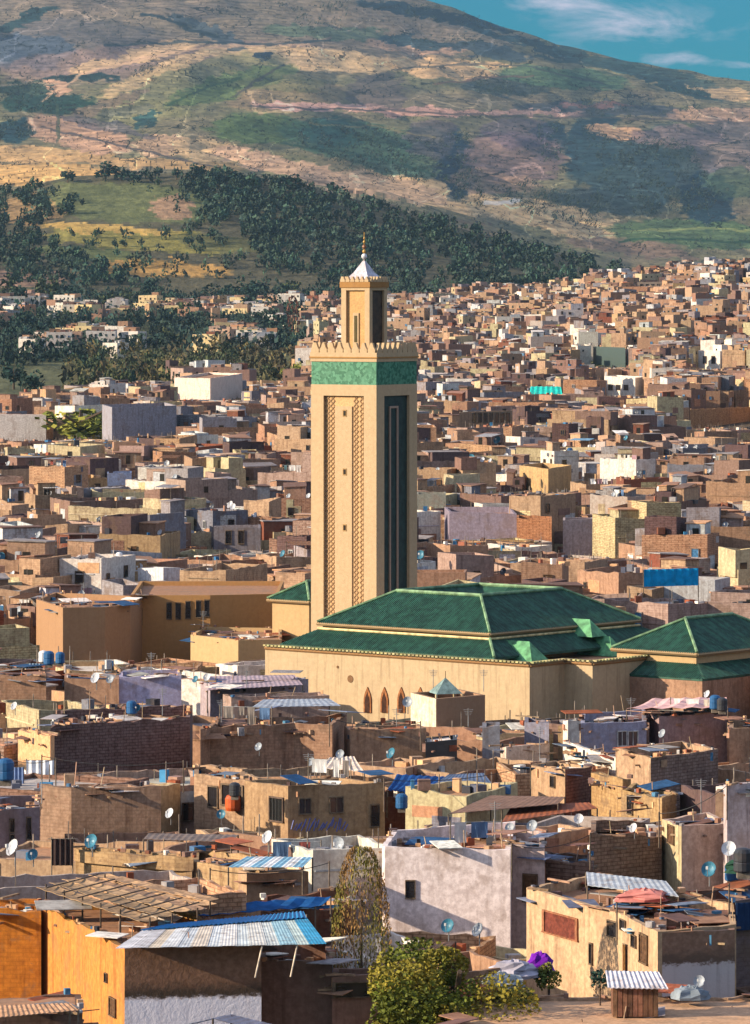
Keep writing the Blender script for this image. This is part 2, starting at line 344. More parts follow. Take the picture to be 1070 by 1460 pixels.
# ------------------------------------------------------------------ ground cover: fields, scrub, groves
T_, P_, M_, G_, D_, O_, B_ = (214, 168, 116), (198, 146, 112), (130, 108, 92), (98, 112, 62), (30, 54, 54), (206, 156, 92), (146, 116, 92)
BL = [(300, 30, 420, 50, 3, (140, 114, 98), .7), (90, 70, 140, 40, 0, (112, 98, 92), .8), (40, 75, 60, 24, 0, (88, 92, 104), .8), (30, 30, 50, 7, -20, (60, 78, 76), .9),
      (230, 90, 230, 26, -3, (160, 122, 108), .6), (440, 84, 140, 15, 5, T_, .9), (190, 82, 90, 9, -14, T_, .7), (460, 46, 80, 8, 3, (96, 104, 80), .8), (300, 44, 60, 8, 25, (70, 80, 90), .7),
      (250, 130, 150, 34, -15, (146, 132, 88), .8), (330, 122, 90, 16, -15, G_, .7), (230, 100, 90, 8, -25, T_, .8), (120, 113, 46, 6, 0, D_, .8), (70, 148, 70, 13, 0, (48, 72, 60), .9), (40, 128, 50, 10, 0, (56, 76, 64), .7),
      (85, 125, 15, 9, 20, P_, .9), (150, 150, 60, 7, -20, B_, .8), (20, 186, 30, 16, 0, (52, 74, 78), .9), (110, 192, 70, 20, 14, P_, .9), (230, 207, 40, 15, 0, (196, 150, 112), .9), (300, 217, 60, 14, 8, T_, .9),
      (150, 180, 70, 6, 12, (112, 96, 96), .7), (180, 160, 40, 8, -10, (104, 96, 80), .7), (210, 170, 20, 8, -30, (44, 72, 74), .8),
      (40, 222, 120, 12, 2, (196, 150, 98), .95), (200, 232, 140, 8, 3, (198, 150, 96), .9), (60, 250, 110, 13, 0, (212, 158, 92), .95), (420, 244, 120, 14, 14, (196, 150, 116), .9),
      (370, 185, 70, 20, 0, G_, .8), (410, 140, 80, 20, -5, (154, 122, 88), .7), (400, 120, 60, 12, 0, (120, 112, 72), .6), (380, 82, 14, 6, 0, (46, 60, 76), .9),
      (520, 155, 150, 6, 2, (206, 150, 128), .95), (500, 200, 100, 26, 8, (84, 104, 78), .85), (470, 190, 40, 20, 10, (60, 90, 84), .6), (560, 240, 60, 12, 10, (60, 88, 76), .6), (540, 130, 40, 24, 0, (112, 92, 86), .7),
      (640, 282, 120, 18, 12, T_, .95), (560, 268, 80, 14, 12, (190, 148, 112), .9), (795, 312, 95, 20, 12, T_, .95), (660, 100, 110, 16, 6, (206, 158, 108), .95), (600, 68, 80, 7, 5, P_, .7),
      (715, 124, 60, 12, 0, (80, 82, 76), .8), (800, 112, 90, 14, 5, (90, 110, 78), .85), (860, 155, 110, 9, 2, (84, 80, 84), .8), (660, 160, 160, 5, 0, (196, 142, 118), .9), (850, 150, 60, 3, 0, (160, 100, 88), .6),
      (600, 215, 60, 30, 0, (88, 104, 78), .7), (650, 235, 26, 46, -14, (38, 58, 74), .95), (615, 200, 30, 30, 0, (112, 92, 92), .7), (780, 200, 24, 28, -10, (44, 64, 76), .9), (730, 225, 70, 34, 0, (140, 106, 98), .8),
      (700, 260, 60, 16, 5, (156, 120, 96), .8), (740, 190, 40, 20, 0, (116, 92, 100), .6), (845, 205, 36, 40, 30, (50, 70, 78), .9), (890, 245, 70, 50, 20, (66, 80, 80), .85), (950, 230, 60, 50, 10, (70, 80, 80), .8), (1010, 285, 36, 40, 30, (44, 62, 72), .9),
      (880, 188, 44, 9, 8, (204, 150, 106), .95), (965, 196, 60, 16, 0, (156, 118, 108), .7), (1040, 210, 60, 40, 0, (130, 104, 98), .7), (1000, 335, 120, 17, 3, (100, 112, 72), .9), (860, 290, 80, 14, 10, (74, 80, 76), .8), (1050, 262, 40, 20, 0, (96, 104, 72), .7),
      (1030, 165, 80, 10, 0, P_, .8), (970, 124, 60, 8, 18, (48, 72, 72), .9), (1020, 128, 50, 8, 15, (200, 156, 108), .9), (620, 22, 110, 8, 9, (46, 62, 72), .95), (810, 78, 160, 7, 15, (56, 74, 78), .9), (900, 96, 120, 8, 12, (66, 84, 78), .8),
      (590, 60, 50, 8, 8, (52, 72, 80), .8), (700, 74, 60, 8, 10, (66, 76, 84), .8), (640, 330, 200, 8, 14, (150, 118, 84), .6), (900, 355, 90, 10, 8, (140, 108, 88), .8)]
NEAR = [(190, 292, 130, 28, 3, (120, 116, 72), .9), (240, 297, 26, 16, 0, (180, 132, 102), .8), (210, 345, 130, 14, 4, (150, 132, 66), .9), (150, 330, 90, 6, 4, (196, 152, 80), .85), (230, 383, 90, 11, 3, (190, 140, 74), .9),
        (130, 362, 70, 8, 5, (112, 112, 66), .8), (320, 350, 70, 10, 5, (116, 106, 66), .8), (20, 400, 70, 12, 0, (176, 132, 108), .8), (620, 430, 90, 9, 0, (150, 122, 84), .8), (40, 300, 40, 20, 0, (190, 140, 90), .6)]
def paint(PX, PY, D, blobs, C):
    wx = (fbm(PX / 46, PY / 14 + 40, 5) - .5) * 34; wy = (fbm(PX / 40 + 60, PY / 14, 5) - .5) * 12
    wx = wx + (fbm(PX / 11 + 5, PY / 5 + 9, 3) - .5) * 26; wy = wy + (fbm(PX / 12 + 31, PY / 4.5, 3) - .5) * 11
    for (cx, cy, rx, ry, an, c, s) in blobs:
        a = rad(an); x = PX + wx - cx; y = PY + wy - cy
        u = (x * math.cos(a) + y * math.sin(a)) / rx; v = (-x * math.sin(a) + y * math.cos(a)) / ry
        m = np.clip((1.15 - np.sqrt(u * u + v * v)) / 0.16, 0, 1) * s
        C[...] = C * (1 - m[..., None]) + np.array(c, float) * m[..., None]
C = np.zeros(PXg.shape + (3,)); C[...] = (144, 117, 92)
n1 = fbm(PXg / 70 + 9, PYg / 20 + 3, 5)[..., None]
C[...] = C * (1 - 0.6 * n1) + np.array((100, 108, 66)) * 0.6 * n1
paint(PXg, PYg, Dg, BL, C)
foot = (Dg < 4100) & (Dg > 3000)
C2 = np.zeros_like(C); C2[...] = (108, 94, 70); paint(PXg, PYg, Dg, NEAR, C2); C[foot] = C2[foot]
C[Dg <= 3000] = (112, 104, 72)
C[(Dg <= 1500)] = (120, 98, 78)
# terraces and field edges follow the contours
hed = np.abs(fbm(PXg / 80 + 3, PYg / 26 + 50, 4) - .5); C *= (1 - .42 * (hed < .006) * (Dg > 4200))[..., None]
hed = np.abs(fbm(PXg / 130 + 70, PYg / 60 + 20, 3) - .47); C *= (1 + .22 * (hed < .006) * (Dg > 4200))[..., None]
zc = Zg / 8 + (fbm(PXg / 60, PYg / 16 + 80, 4) - .5) * 2.2
stripe = np.abs((zc % 1) - .5) * 2
amt = np.clip((fbm(PXg / 90 + 44, PYg / 30 + 21, 3) - .38) * 4, 0, 1) * (Dg > 4200)
C *= (1 - 0.11 * amt * (stripe > .70))[..., None]
C *= (1 + 0.04 * amt * (stripe < .22))[..., None]
mot = fbm(PXg / 7, PYg / 3.0, 4); C *= (0.84 + 0.32 * mot)[..., None]
spk = vnoise(PXg / 4.2 + 7, PYg / 2.4); C *= (1 - 0.22 * (spk > .84) * (Dg > 4200))[..., None]
def pline(pts, wd, c, s):
    best = np.full(PXg.shape, 1e9)
    qx = PXg + (fbm(PXg / 20, PYg / 9, 3) - .5) * 10; qy = PYg + (fbm(PXg / 22 + 9, PYg / 9, 3) - .5) * 7
    for (x0, y0), (x1, y1) in zip(pts, pts[1:]):
        t_ = np.clip(((qx - x0) * (x1 - x0) + (qy - y0) * (y1 - y0)) / ((x1 - x0) ** 2 + (y1 - y0) ** 2), 0, 1)
        best = np.minimum(best, np.hypot(qx - x0 - t_ * (x1 - x0), qy - y0 - t_ * (y1 - y0)))
    m_ = (np.clip((wd + .7 - best) / 1.2, 0, 1) * s * (Dg > 4200))[..., None]; C[...] = C * (1 - m_) + np.array(c, float) * m_
lu = C.mean(-1, keepdims=True); C = lu + (C - lu) * .80
for pts, wd, c, s in [([(60, 146), (85, 126), (120, 106), (200, 84), (300, 68), (440, 62)], 1.6, (196, 158, 128), .8), ([(330, 140), (370, 112), (402, 94)], 1.8, (88, 78, 72), .8), ([(60, 182), (120, 196), (200, 214), (300, 238)], 1.4, (96, 84, 80), .8),
        ([(200, 20), (240, 28), (275, 44), (310, 54)], 2.2, (44, 52, 58), .8), ([(80, 150), (84, 176), (80, 200)], 2, (90, 92, 70), .7), ([(240, 150), (300, 124), (345, 110)], 1.6, (70, 84, 60), .8), ([(355, 150), (450, 156), (575, 158)], 1.3, (70, 64, 64), .7),
        ([(560, 160), (700, 166), (860, 168), (1070, 176)], 1.2, (96, 82, 76), .7), ([(0, 122), (80, 120)], 1.2, (150, 130, 110), .8), ([(150, 66), (260, 60), (380, 64), (470, 58)], 1.4, (60, 66, 70), .7), ([(560, 100), (640, 92), (760, 96), (860, 118)], 1.2, (86, 80, 74), .7),
        ([(690, 290), (740, 286)], 2.5, (214, 196, 180), .9), ([(420, 250), (520, 280), (600, 312), (700, 322)], 1.3, (120, 96, 78), .7), ([(880, 345), (960, 340), (1070, 346)], 1.4, (60, 80, 56), .8), ([(900, 330), (1000, 326), (1070, 330)], 1.2, (150, 146, 96), .7),
        ([(620, 120), (680, 112), (760, 108)], 1.2, (120, 92, 80), .8), ([(760, 80), (860, 96), (960, 120)], 1.5, (64, 76, 74), .8), ([(400, 206), (470, 214), (560, 232), (620, 250)], 1.2, (60, 80, 62), .7), ([(440, 176), (540, 182), (620, 196)], 1.2, (140, 122, 90), .7)]:
    pline(pts, wd, c, s)
C = np.array((122, 102, 84)) + (C - np.array((128, 106, 88))) * 1.35
C = np.clip(C, 14, 235) / 255
L = np.where(C <= .04045, C / 12.92, ((C + .055) / 1.055) ** 2.4)
nr, ncol = PXg.shape
V = np.stack([Xg, Dg, Zg], -1).reshape(-1, 3)
ii = (np.arange(nr - 1)[:, None] * ncol + np.arange(ncol - 1)[None, :])
Q = np.stack([ii, ii + 1, ii + 1 + ncol, ii + ncol], -1).reshape(-1, 4)
Tn = L[:-1, :-1].reshape(-1, 3) * 0.80
m, t, b, tint, pos = base_mat('soil', 0.95, 0.1)
nA = noise(t, pos, 0.03, 6, 0.7); nB = noise(t, pos, 0.006, 4, 0.6)
cc = mixc(t, ramp(t, nA, 0.3, 0.7), mixc(t, 1.0, tint, (0.70, 0.72, 0.74), 'MULTIPLY'), mixc(t, 1.0, tint, (1.22, 1.18, 1.12), 'MULTIPLY'))
t.links.new(cc, b.inputs['Base Color']); bump(t, b, nA, 0.8, 6.0)
me = np_mesh('hills', V, Q, Tn, 'soil')
me.polygons.foreach_set('use_smooth', [True] * len(me.polygons))
land = bpy.data.objects.new('hills', me); col.objects.link(land); tag(land, kind='structure')
g = MB(); g.face([(-15000, -290, -2), (15000, -290, -2), (15000, 11400, -2), (-15000, 11400, -2)], 'soil', (.12, .09, .06))
tag(g.build('ground'), kind='structure')
hb = MB(); hb.box((0, 5600, 425), (31000, 12000, 856), 'soil', (1, 1, 1))
hz = hb.build('haze'); hm = bpy.data.materials.new('haze_air'); hm.use_nodes = True; ht = hm.node_tree; ht.nodes.clear()
pv = nn(ht, 'ShaderNodeVolumePrincipled'); pv.inputs['Density'].default_value = 1.7e-5; pv.inputs['Color'].default_value = (.45, .74, 1.0, 1); pv.inputs['Anisotropy'].default_value = 0.1
ho = nn(ht, 'ShaderNodeOutputMaterial'); ht.links.new(pv.outputs[0], ho.inputs['Volume'])
hz.data.materials.clear(); hz.data.materials.append(hm); tag(hz, kind='stuff')

# ------------------------------------------------------------------ trees
def crown_arrays(n, size, seed, shape='round', lobes=11):
    rs = np.random.RandomState(seed)
    if shape == 'column':
        z = rs.rand(n) ** 0.9; r = 0.5 * np.sqrt(np.clip(1 - (2 * z - 1) ** 2 * .9, 0.04, 1)) * (0.6 + .4 * rs.rand(n) ** .5)
        a = rs.rand(n) * 6.283; c = np.stack([r * np.cos(a), r * np.sin(a), z], 1)
    elif shape == 'cone':
        z = rs.rand(n) ** 1.3; r = 0.5 * (1 - z) * (0.55 + .45 * rs.rand(n)); a = rs.rand(n) * 6.283
        c = np.stack([r * np.cos(a), r * np.sin(a), z], 1)
    else:
        L = rs.randn(lobes, 3); L /= np.linalg.norm(L, axis=1)[:, None]; L *= np.array([.33, .33, .29]) * (0.6 + .5 * rs.rand(lobes, 1)); L[:, 2] += 0.52
        k = rs.randint(0, lobes, n); d = rs.randn(n, 3); d /= np.linalg.norm(d, axis=1)[:, None]
        rr = (0.11 + 0.15 * rs.rand(lobes))[k] * (0.55 + .5 * rs.rand(n) ** .4)
        c = L[k] + d * rr[:, None]
    u = rs.randn(n, 3); u /= np.linalg.norm(u, axis=1)[:, None]; w_ = rs.randn(n, 3); w_ -= (w_ * u).sum(1)[:, None] * u; w_ /= np.linalg.norm(w_, axis=1)[:, None]
    s = size * (0.6 + .8 * rs.rand(n))[:, None]
    q = np.stack([c - u * s, c + w_ * s * .75, c + u * s, c - w_ * s * .75], 1)
    return q, c
def crown_mesh(name, n, size, seed, tint, shape='round', jit=.35, tint2=None):
    q, c = crown_arrays(n, size, seed, shape); rs = np.random.RandomState(seed + 1)
    T = np.array(tint)[None, :] * (1 - jit + 2 * jit * rs.rand(n, 1))
    if tint2 is not None:
        f = np.clip((fbm(c[:, 0] * 5 + 3, c[:, 2] * 5 + c[:, 1] * 3, 2) - .42) * 6, 0, 1)[:, None]; T = T * (1 - f) + np.array(tint2)[None, :] * (.7 + .6 * rs.rand(n, 1)) * f
    return np_mesh(name, q.reshape(-1, 3), np.arange(4 * n).reshape(n, 4), T, 'leaf')
CR = {}
def crown(kind, variant=0):
    spec = {'dark': (170, .085, (.018, .045, .032), 'round', .4, None), 'olive': (170, .085, (.055, .07, .025), 'round', .4, None),
            'yellow': (700, .05, (.36, .34, .05), 'round', .35, (.16, .18, .03)), 'column': (260, .06, (.05, .065, .03), 'column', .45, None), 'cypress': (160, .06, (.012, .030, .020), 'column', .3, None),
            'russet': (160, .07, (.13, .05, .03), 'column', .3, None),
            'near': (17000, .0112, (.11, .13, .014), 'round', .42, (.26, .21, .025)), 'poplar': (7500, .0115, (.26, .14, .045), 'column', .45, (.20, .17, .03)),
            'bush': (900, .045, (.10, .13, .03), 'round', .4, (.2, .19, .03))}[kind]
    k = (kind, variant)
    if k not in CR: CR[k] = crown_mesh(kind + '_crown', spec[0], spec[1], 50 + variant * 7 + len(kind), spec[2], spec[3], spec[4], spec[5])
    return CR[k]
def tree(name, loc, w_, h, kind, label, group=None, variant=0, trunk=.2, cat='tree', yaw=0):
    e = empty(name, loc, label, cat, group, yaw)
    link_mesh('crown', crown(kind, variant), e, (0, 0, h * trunk * .8), 0, (w_, w_, h * (1 - trunk * .7)))
    mb = MB(); r = max(.04, w_ * .035)
    mb.lathe((0, 0, -1.0), [(r * 1.5, 0), (r * 1.1, 1.2), (r * .8, h * .45 + 1), (r * .3, h * .8 + 1)], 'bark', (.10, .07, .05), 7)
    for k in range(4):
        an = k * 1.6 + variant; z0 = h * (.25 + .1 * k)
        mb.bar((0, 0, z0), (math.cos(an) * w_ * .3, math.sin(an) * w_ * .3, z0 + h * .25), r * .4, 'bark', (.10, .07, .05), 5)
    mb.build('trunk', e, world=True)
    return e
def inpoly(x, y, poly):
    c = False; j = len(poly) - 1
    for i in range(len(poly)):
        xi, yi = poly[i]; xj, yj = poly[j]
        if (yi > y) != (yj > y) and x < (xj - xi) * (y - yi) / (yj - yi) + xi: c = not c
        j = i
    return c
def pick_on_slope(n, polys, rs, dmin, dmax, clear):
    out = []
    for p in polys:
        ar = abs(sum(p[i - 1][0] * p[i][1] - p[i][0] * p[i - 1][1] for i in range(len(p)))) / 2; p_ = [min(q[0] for q in p), max(q[0] for q in p), min(q[1] for q in p), max(q[1] for q in p)]; out.append((ar, p, p_))
    tot = sum(o_[0] for o_ in out); res = []
    ok_rows = np.where((rows_D >= dmin) & (rows_D <= dmax))[0]
    for ar, p, bb in out:
        m_ = int(n * ar / tot); c_ = 0; tries = 0
        while c_ < m_ and tries < m_ * 8:
            tries += 1; x = bb[0] + rs.rand() * (bb[1] - bb[0]); y = bb[2] + rs.rand() * (bb[3] - bb[2])
            if not inpoly(x, y, p): continue
            c_ += 1; k = int(np.argmin(np.abs(cols_px - x))); yy = PYg[ok_rows, k]; h_ = np.where(yy <= y)[0]
            if len(h_) == 0: continue
            d = rows_D[ok_rows[h_[0]]] + rs.uniform(-6, 6); res.append((x, d))
    a_ = np.array(res); keep = fbm(a_[:, 0] / 16, a_[:, 1] / 60, 3) > clear
    a_ = a_[keep]; X = (a_[:, 0] - CX) / F * a_[:, 1]; return X, a_[:, 1], tz(X, a_[:, 1])
def scatter_forest(name, polys, dr, n, hh, tint, seed, shapes=('round', 'column'), nq=26, clear=0.0, slope=False):
    rs = np.random.RandomState(seed); px = rs.rand(n) * 1290 - 110; D = np.exp(rs.rand(n) * (math.log(dr[1]) - math.log(dr[0])) + math.log(dr[0]))
    X = (px - CX) / F * D; Z = tz(X, D); py = HY - (Z - CH) * F / D
    keep = np.array([any(inpoly(a, b2, p) for p in polys) for a, b2 in zip(px, py)])
    keep &= (fbm(px / 34, py / 10, 3) > clear)
    X, D, Z = X[keep], D[keep], Z[keep]
    if slope: X, D, Z = pick_on_slope(n, polys, rs, dr[0], dr[1], clear)
    m_ = len(X)
    tmpl = [crown_arrays(nq, .14, 100 + i, shapes[i % len(shapes)])[0] for i in range(6)]
    out = []; T = []
    for i in range(m_):
        q = tmpl[i % 6]; h = hh * (0.45 + .9 * rs.rand()); ww = h * (.55 + .5 * rs.rand())
        out.append(q * np.array([ww, ww, h]) + np.array([X[i], D[i], Z[i] - .1 * h]))
        T.append(np.repeat((np.array(tint) * (.5 + 1.5 * rs.rand() ** 1.6) * np.array([1 + .6 * rs.rand(), 1, 1 - .3 * rs.rand()]))[None, :], nq, 0) * (.8 + .4 * rs.rand(nq, 1)))
    if not out: return
    V = np.concatenate(out).reshape(-1, 3); T = np.concatenate(T)
    me = np_mesh(name, V, np.arange(len(V)).reshape(-1, 4), T, 'leaf')
    o = bpy.data.objects.new(name, me); col.objects.link(o); tag(o, kind='stuff'); return o
FP = [[(250, 246), (430, 256), (545, 286), (700, 332), (900, 388), (930, 425), (560, 428), (470, 410), (380, 380), (345, 350), (300, 322), (258, 290)],
      [(-120, 270), (60, 268), (120, 296), (40, 330), (100, 362), (170, 394), (200, 412), (-120, 405)]]
o = scatter_forest('forest', FP, (3050, 3790), 2600, 10.0, (.020, .048, .036), 5, nq=36, clear=.40, slope=True)
tag(o, 'dark green pine forest covering the foothill below the tan fields')
FB = [[(-120, 425), (110, 418), (300, 432), (480, 405), (640, 425), (640, 442), (490, 480), (430, 510), (200, 500), (-120, 545)]]
o = scatter_forest('valley_woods', FB, (1700, 3100), 6500, 9, (.016, .040, .034), 6); tag(o, 'dark trees filling the valley between the villas and the old town')
FBO = [[(100, 490), (340, 490), (440, 520), (440, 545), (340, 560), (100, 562)], [(600, 440), (660, 452), (640, 476), (596, 474)]]
o = scatter_forest('lower_woods', FBO, (1650, 2300), 1500, 8, (.06, .065, .03), 7); tag(o, 'olive green trees along the left edge of the old town')
allm = [[(-120, -60), (1180, -60), (1180, 400), (-120, 260)]]
o = scatter_forest('hillside_scrub', [[(-110, 2), (540, 2), (1180, 130), (1180, 390), (700, 330), (430, 262), (-110, 262)]], (4250, 9250), 5200, 5.0, (.03, .045, .036), 8, nq=9, clear=.50, slope=True); tag(o, 'scattered dark bushes dotted over the mountain slope')
groves = [[(625, 190), (670, 190), (690, 250), (690, 300), (650, 290), (630, 240)], [(765, 180), (800, 180), (800, 230), (770, 235)], [(820, 175), (850, 180), (900, 230), (870, 300), (840, 290), (860, 240)], [(880, 190), (980, 200), (1040, 300), (900, 310)], [(560, 5), (640, 12), (730, 42), (700, 46), (580, 28)], [(100 + 530, 50), (690, 56), (690, 66), (570, 62)], [(930, 108), (1000, 125), (1020, 142), (960, 135)]]
groves += [[(430, 175), (560, 190), (640, 215), (640, 262), (560, 262), (480, 235), (420, 200)], [(0, 165), (40, 172), (48, 196), (0, 204)], [(0, 115), (80, 118), (90, 160), (40, 165), (0, 150)], [(700, 270), (760, 260), (860, 300), (860, 330), (760, 310)], [(670, 112), (760, 120), (770, 138), (680, 134)], [(180, 100), (240, 90), (250, 100), (190, 112)], [(390, 5), (500, 5), (490, 50), (440, 52)], [(820, 140), (1000, 150), (1000, 172), (830, 168)]]
o = scatter_forest('mountain_groves', groves, (4250, 9290), 7500, 6.5, (.018, .038, .034), 9, nq=10, clear=.44, slope=True); tag(o, 'dark groves filling the ravines high on the mountain')
fringe = [[(100, 262), (250, 250), (300, 300), (345, 345), (440, 410), (300, 412), (240, 380), (190, 330), (260, 300), (180, 262)], [(60, 310), (180, 330), (330, 400), (200, 410), (110, 350)], [(600, 330), (900, 388), (930, 415), (700, 380)], [(230, 225), (330, 238), (250, 246), (140, 240)]]
o = scatter_forest('scattered_trees', fringe, (3050, 3790), 330, 8.0, (.022, .048, .034), 19, nq=34, clear=.49, slope=True); tag(o, 'loose scattered trees fringing the forest on the green slope')
tree_specs = []   # px, D, width px, height px, kind, desc
cr = [(97, 20, 'dark', 'low rounded dark tree'), (150, 26, 'dark', 'tall rounded dark tree'), (172, 18, 'dark', 'small dark tree'), (190, 20, 'dark', 'dark tree'), (208, 16, 'dark', 'short dark tree'), (226, 18, 'dark', 'dark tree'),
      (252, 18, 'dark', 'dark tree'), (276, 22, 'dark', 'dark tree'), (300, 20, 'dark', 'dark tree'), (322, 24, 'dark', 'large dark tree'), (352, 16, 'dark', 'small dark tree'), (378, 20, 'dark', 'dark tree'), (398, 22, 'dark', 'dark tree'), (420, 26, 'dark', 'large round dark tree')]
for i, (px, hp, kd, ds) in enumerate(cr):
    D = 3690 + R.uniform(-15, 15); tree_specs.append((px, D, hp * R.uniform(1.0, 1.7), hp, kd, ds + ' on the hill crest', 'trees along the crest of the green hill'))
for (px, py, wp, hp, kd, ds) in [(140, 338, 12, 16, 'dark', 'lone dark tree'), (165, 355, 12, 14, 'dark', 'short dark tree'), (178, 352, 14, 12, 'dark', 'bushy dark tree'), (60, 300, 26, 22, 'dark', 'dark spreading tree'), (95, 305, 30, 22, 'dark', 'dark spreading tree'), (30, 288, 26, 20, 'dark', 'dark round tree'), (270, 352, 20, 18, 'dark', 'dark tree'), (300, 340, 20, 16, 'dark', 'dark tree')]:
    Ds = np.linspace(3100, 3720, 120); ys = topy(tz((px - CX) / F * Ds, Ds), Ds); k = int(np.argmin(np.abs(ys - py)))
    tree_specs.append((px, float(Ds[k]), wp, hp, kd, ds + ' on the green slope', 'trees on the green slope'))
rt = random.Random(8)
for i in range(46):       # valley and edge-of-town trees that can be told apart
    px = rt.uniform(95, 345); D = rt.uniform(1560, 1960)
    tree_specs.append((px, D, rt.uniform(18, 30), rt.uniform(26, 46), rt.choice(['olive', 'column', 'column', 'olive', 'dark']), 'slender grey green tree beside the old town', 'trees at the left edge of the old town'))
for i in range(60):
    px = rt.uniform(-20, 480); D = rt.uniform(2350, 3000)
    tree_specs.append((px, D, rt.uniform(22, 40), rt.uniform(22, 38), rt.choice(['dark', 'dark', 'cypress', 'olive']), 'dark round topped tree in the valley', 'valley trees below the green slope'))
for (px, D, wp, hp, kd, ds) in [(418, 2250, 20, 62, 'russet', 'tall russet tree'), (418, 1700, 40, 38, 'yellow', 'yellow green tree'), (385, 1750, 34, 32, 'olive', 'olive green tree'), (434, 1650, 26, 30, 'yellow', 'small yellow green tree'),
      (765, 1900, 24, 30, 'yellow', 'round yellow green tree'), (795, 1850, 28, 32, 'yellow', 'round bright green tree'), (630, 2000, 30, 22, 'olive', 'low olive green tree'), (612, 2000, 26, 20, 'olive', 'low olive tree'), (652, 1950, 24, 18, 'yellow', 'low yellowing tree'),
      (33, 1500, 9, 60, 'cypress', 'thin dark cypress'), (20, 1700, 50, 40, 'dark', 'broad teal green tree'), (55, 1650, 44, 36, 'dark', 'broad dark tree'), (8, 1250, 40, 24, 'yellow', 'yellow green tree'), (420, 720, 30, 30, 'yellow', 'small yellow green tree')]:
    tree_specs.append((px, D, wp, hp, kd, ds, 'trees among the houses'))
# ------------------------------------------------------------------ building helpers
TAN, TAN2, BROWN, DKB, MAUVE, WHT, OCH, ORG, PINK, GREY, CREAM, RED = [lin(c) for c in
    ((218, 170, 126), (202, 150, 112), (164, 122, 100), (116, 86, 78), (182, 166, 156), (230, 220, 206), (214, 168, 114), (206, 128, 48), (204, 164, 138), (158, 150, 148), (232, 204, 150), (150, 84, 58))]
def inset(poly, t):
    n = len(poly); out = []
    for i in range(n):
        p0, p1, p2 = Vector(poly[i - 1]), Vector(poly[i]), Vector(poly[(i + 1) % n])
        d1 = (p1 - p0).normalized(); d2 = (p2 - p1).normalized()
        n1 = Vector((-d1.y, d1.x)); n2 = Vector((-d2.y, d2.x)); b_ = n1 + n2
        k = t / max(.35, 1 + n1.dot(n2)); out.append((p1.x + b_.x * k, p1.y + b_.y * k))
    return out
def walls(wb, rb, poly, z0, z1, mat, tint, rmat='terrace', rtint=(.3, .22, .15), par=0.8, th=0.28, jit=None, tints=None, cap=None, rag=0.0):
    """outer wall ring with parapet, inner parapet faces and terrace"""
    n = len(poly)
    if rag:
        tj = jit or [0] * n; np_, nj, nt2 = [], [], {}; rr_ = random.Random(int(abs(poly[0][0] * 91 + poly[0][1] * 7)) + 3)
        for i in range(n):
            a_, b_ = Vector(poly[i]), Vector(poly[(i + 1) % n]); m_ = max(1, min(24, int((b_ - a_).length / .8)))
            for k in range(m_):
                f = k / m_; v_ = a_.lerp(b_, f); nt2[len(np_)] = (tints or {}).get(i, (mat, tint)); np_.append((v_.x, v_.y)); nj.append(tj[i] * (1 - f) + tj[(i + 1) % n] * f + (rr_.uniform(-rag, rag * .5) if k else 0))
        poly, jit, tints, n = np_, nj, nt2, len(np_)
    q = inset(poly, th); tops = [z1 + (jit[i] if jit else 0) for i in range(n)]; zr = z1 - par
    for i in range(n):
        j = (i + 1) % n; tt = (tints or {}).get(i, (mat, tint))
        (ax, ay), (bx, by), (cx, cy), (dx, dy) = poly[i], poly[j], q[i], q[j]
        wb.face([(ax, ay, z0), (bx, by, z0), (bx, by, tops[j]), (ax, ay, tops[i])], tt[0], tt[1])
        cm, ct = cap or (mat, tint)
        wb.face([(ax, ay, tops[i]), (bx, by, tops[j]), (dx, dy, tops[j]), (cx, cy, tops[i])], cm, ct)
        wb.face([(cx, cy, tops[i]), (dx, dy, tops[j]), (dx, dy, zr), (cx, cy, zr)], mat, tint)
    rb.face([(x, y, zr) for x, y in q], rmat, rtint)
# window prototypes: unit square, x across, -y outwards
def win_proto(fr, pane, kind):
    f = MB(); p = MB()
    f.box((0, -.05, .53), (1.12, .1, .07), 'wood', fr); f.box((0, -.05, -.53), (1.16, .14, .07), 'wood', fr)
    f.box((-.53, -.05, 0), (.07, .1, .99), 'wood', fr); f.box((.53, -.05, 0), (.07, .1, .99), 'wood', fr)
    if kind == 'bars':
        for k in (-.25, 0, .25): f.box((k, -.06, 0), (.03, .03, .99), 'metal_sheet', (.05, .05, .05))
    if kind == 'cross':
        f.box((0, -.05, 0), (.05, .06, .99), 'wood', fr)
    p.box((0, -.015, 0), (.99, .03, .99), 'wood' if kind == 'shut' else 'glass', pane)
    if kind == 'shut':
        for k in range(5): p.box((0, -.04, -.4 + .2 * k), (.94, .03, .05), 'wood', pane)
    return f.data('window'), p.data('pane')
WP = {'dark': win_proto((.16, .11, .07), (.02, .018, .02), 'plain'), 'cross': win_proto((.20, .14, .09), (.03, .03, .035), 'cross'),
      'bars': win_proto((.12, .08, .06), (.02, .02, .02), 'bars'), 'blue': win_proto((.25, .22, .2), (.08, .22, .40), 'shut'),
      'brown': win_proto((.15, .09, .05), (.12, .06, .03), 'shut'), 'white': win_proto((.6, .58, .55), (.05, .05, .06), 'cross'), 'red': win_proto((.3, .12, .06), (.16, .04, .025), 'shut')}
def add_window(parent, pos, phi, w_, h_, kind='dark', name='window'):
    f, p = WP[kind]
    base = Vector(pos) - Vector(parent.location)
    o = link_mesh(name, f, parent, base, phi, (w_, 1.0, h_))
    link_mesh('pane', p, o)
    return o
def face_at(A, B, px, py):
    k = (px - CX) / F; dx, dy = B[0] - A[0], B[1] - A[1]
    t = (k * A[1] - A[0]) / (dx - k * dy); D = A[1] + t * dy
    return Vector((A[0] + t * dx, D, CH - (py - HY) / F * D)), math.atan2(dy, dx)
THINGS = []          # (obj, description, px, py) to be labelled
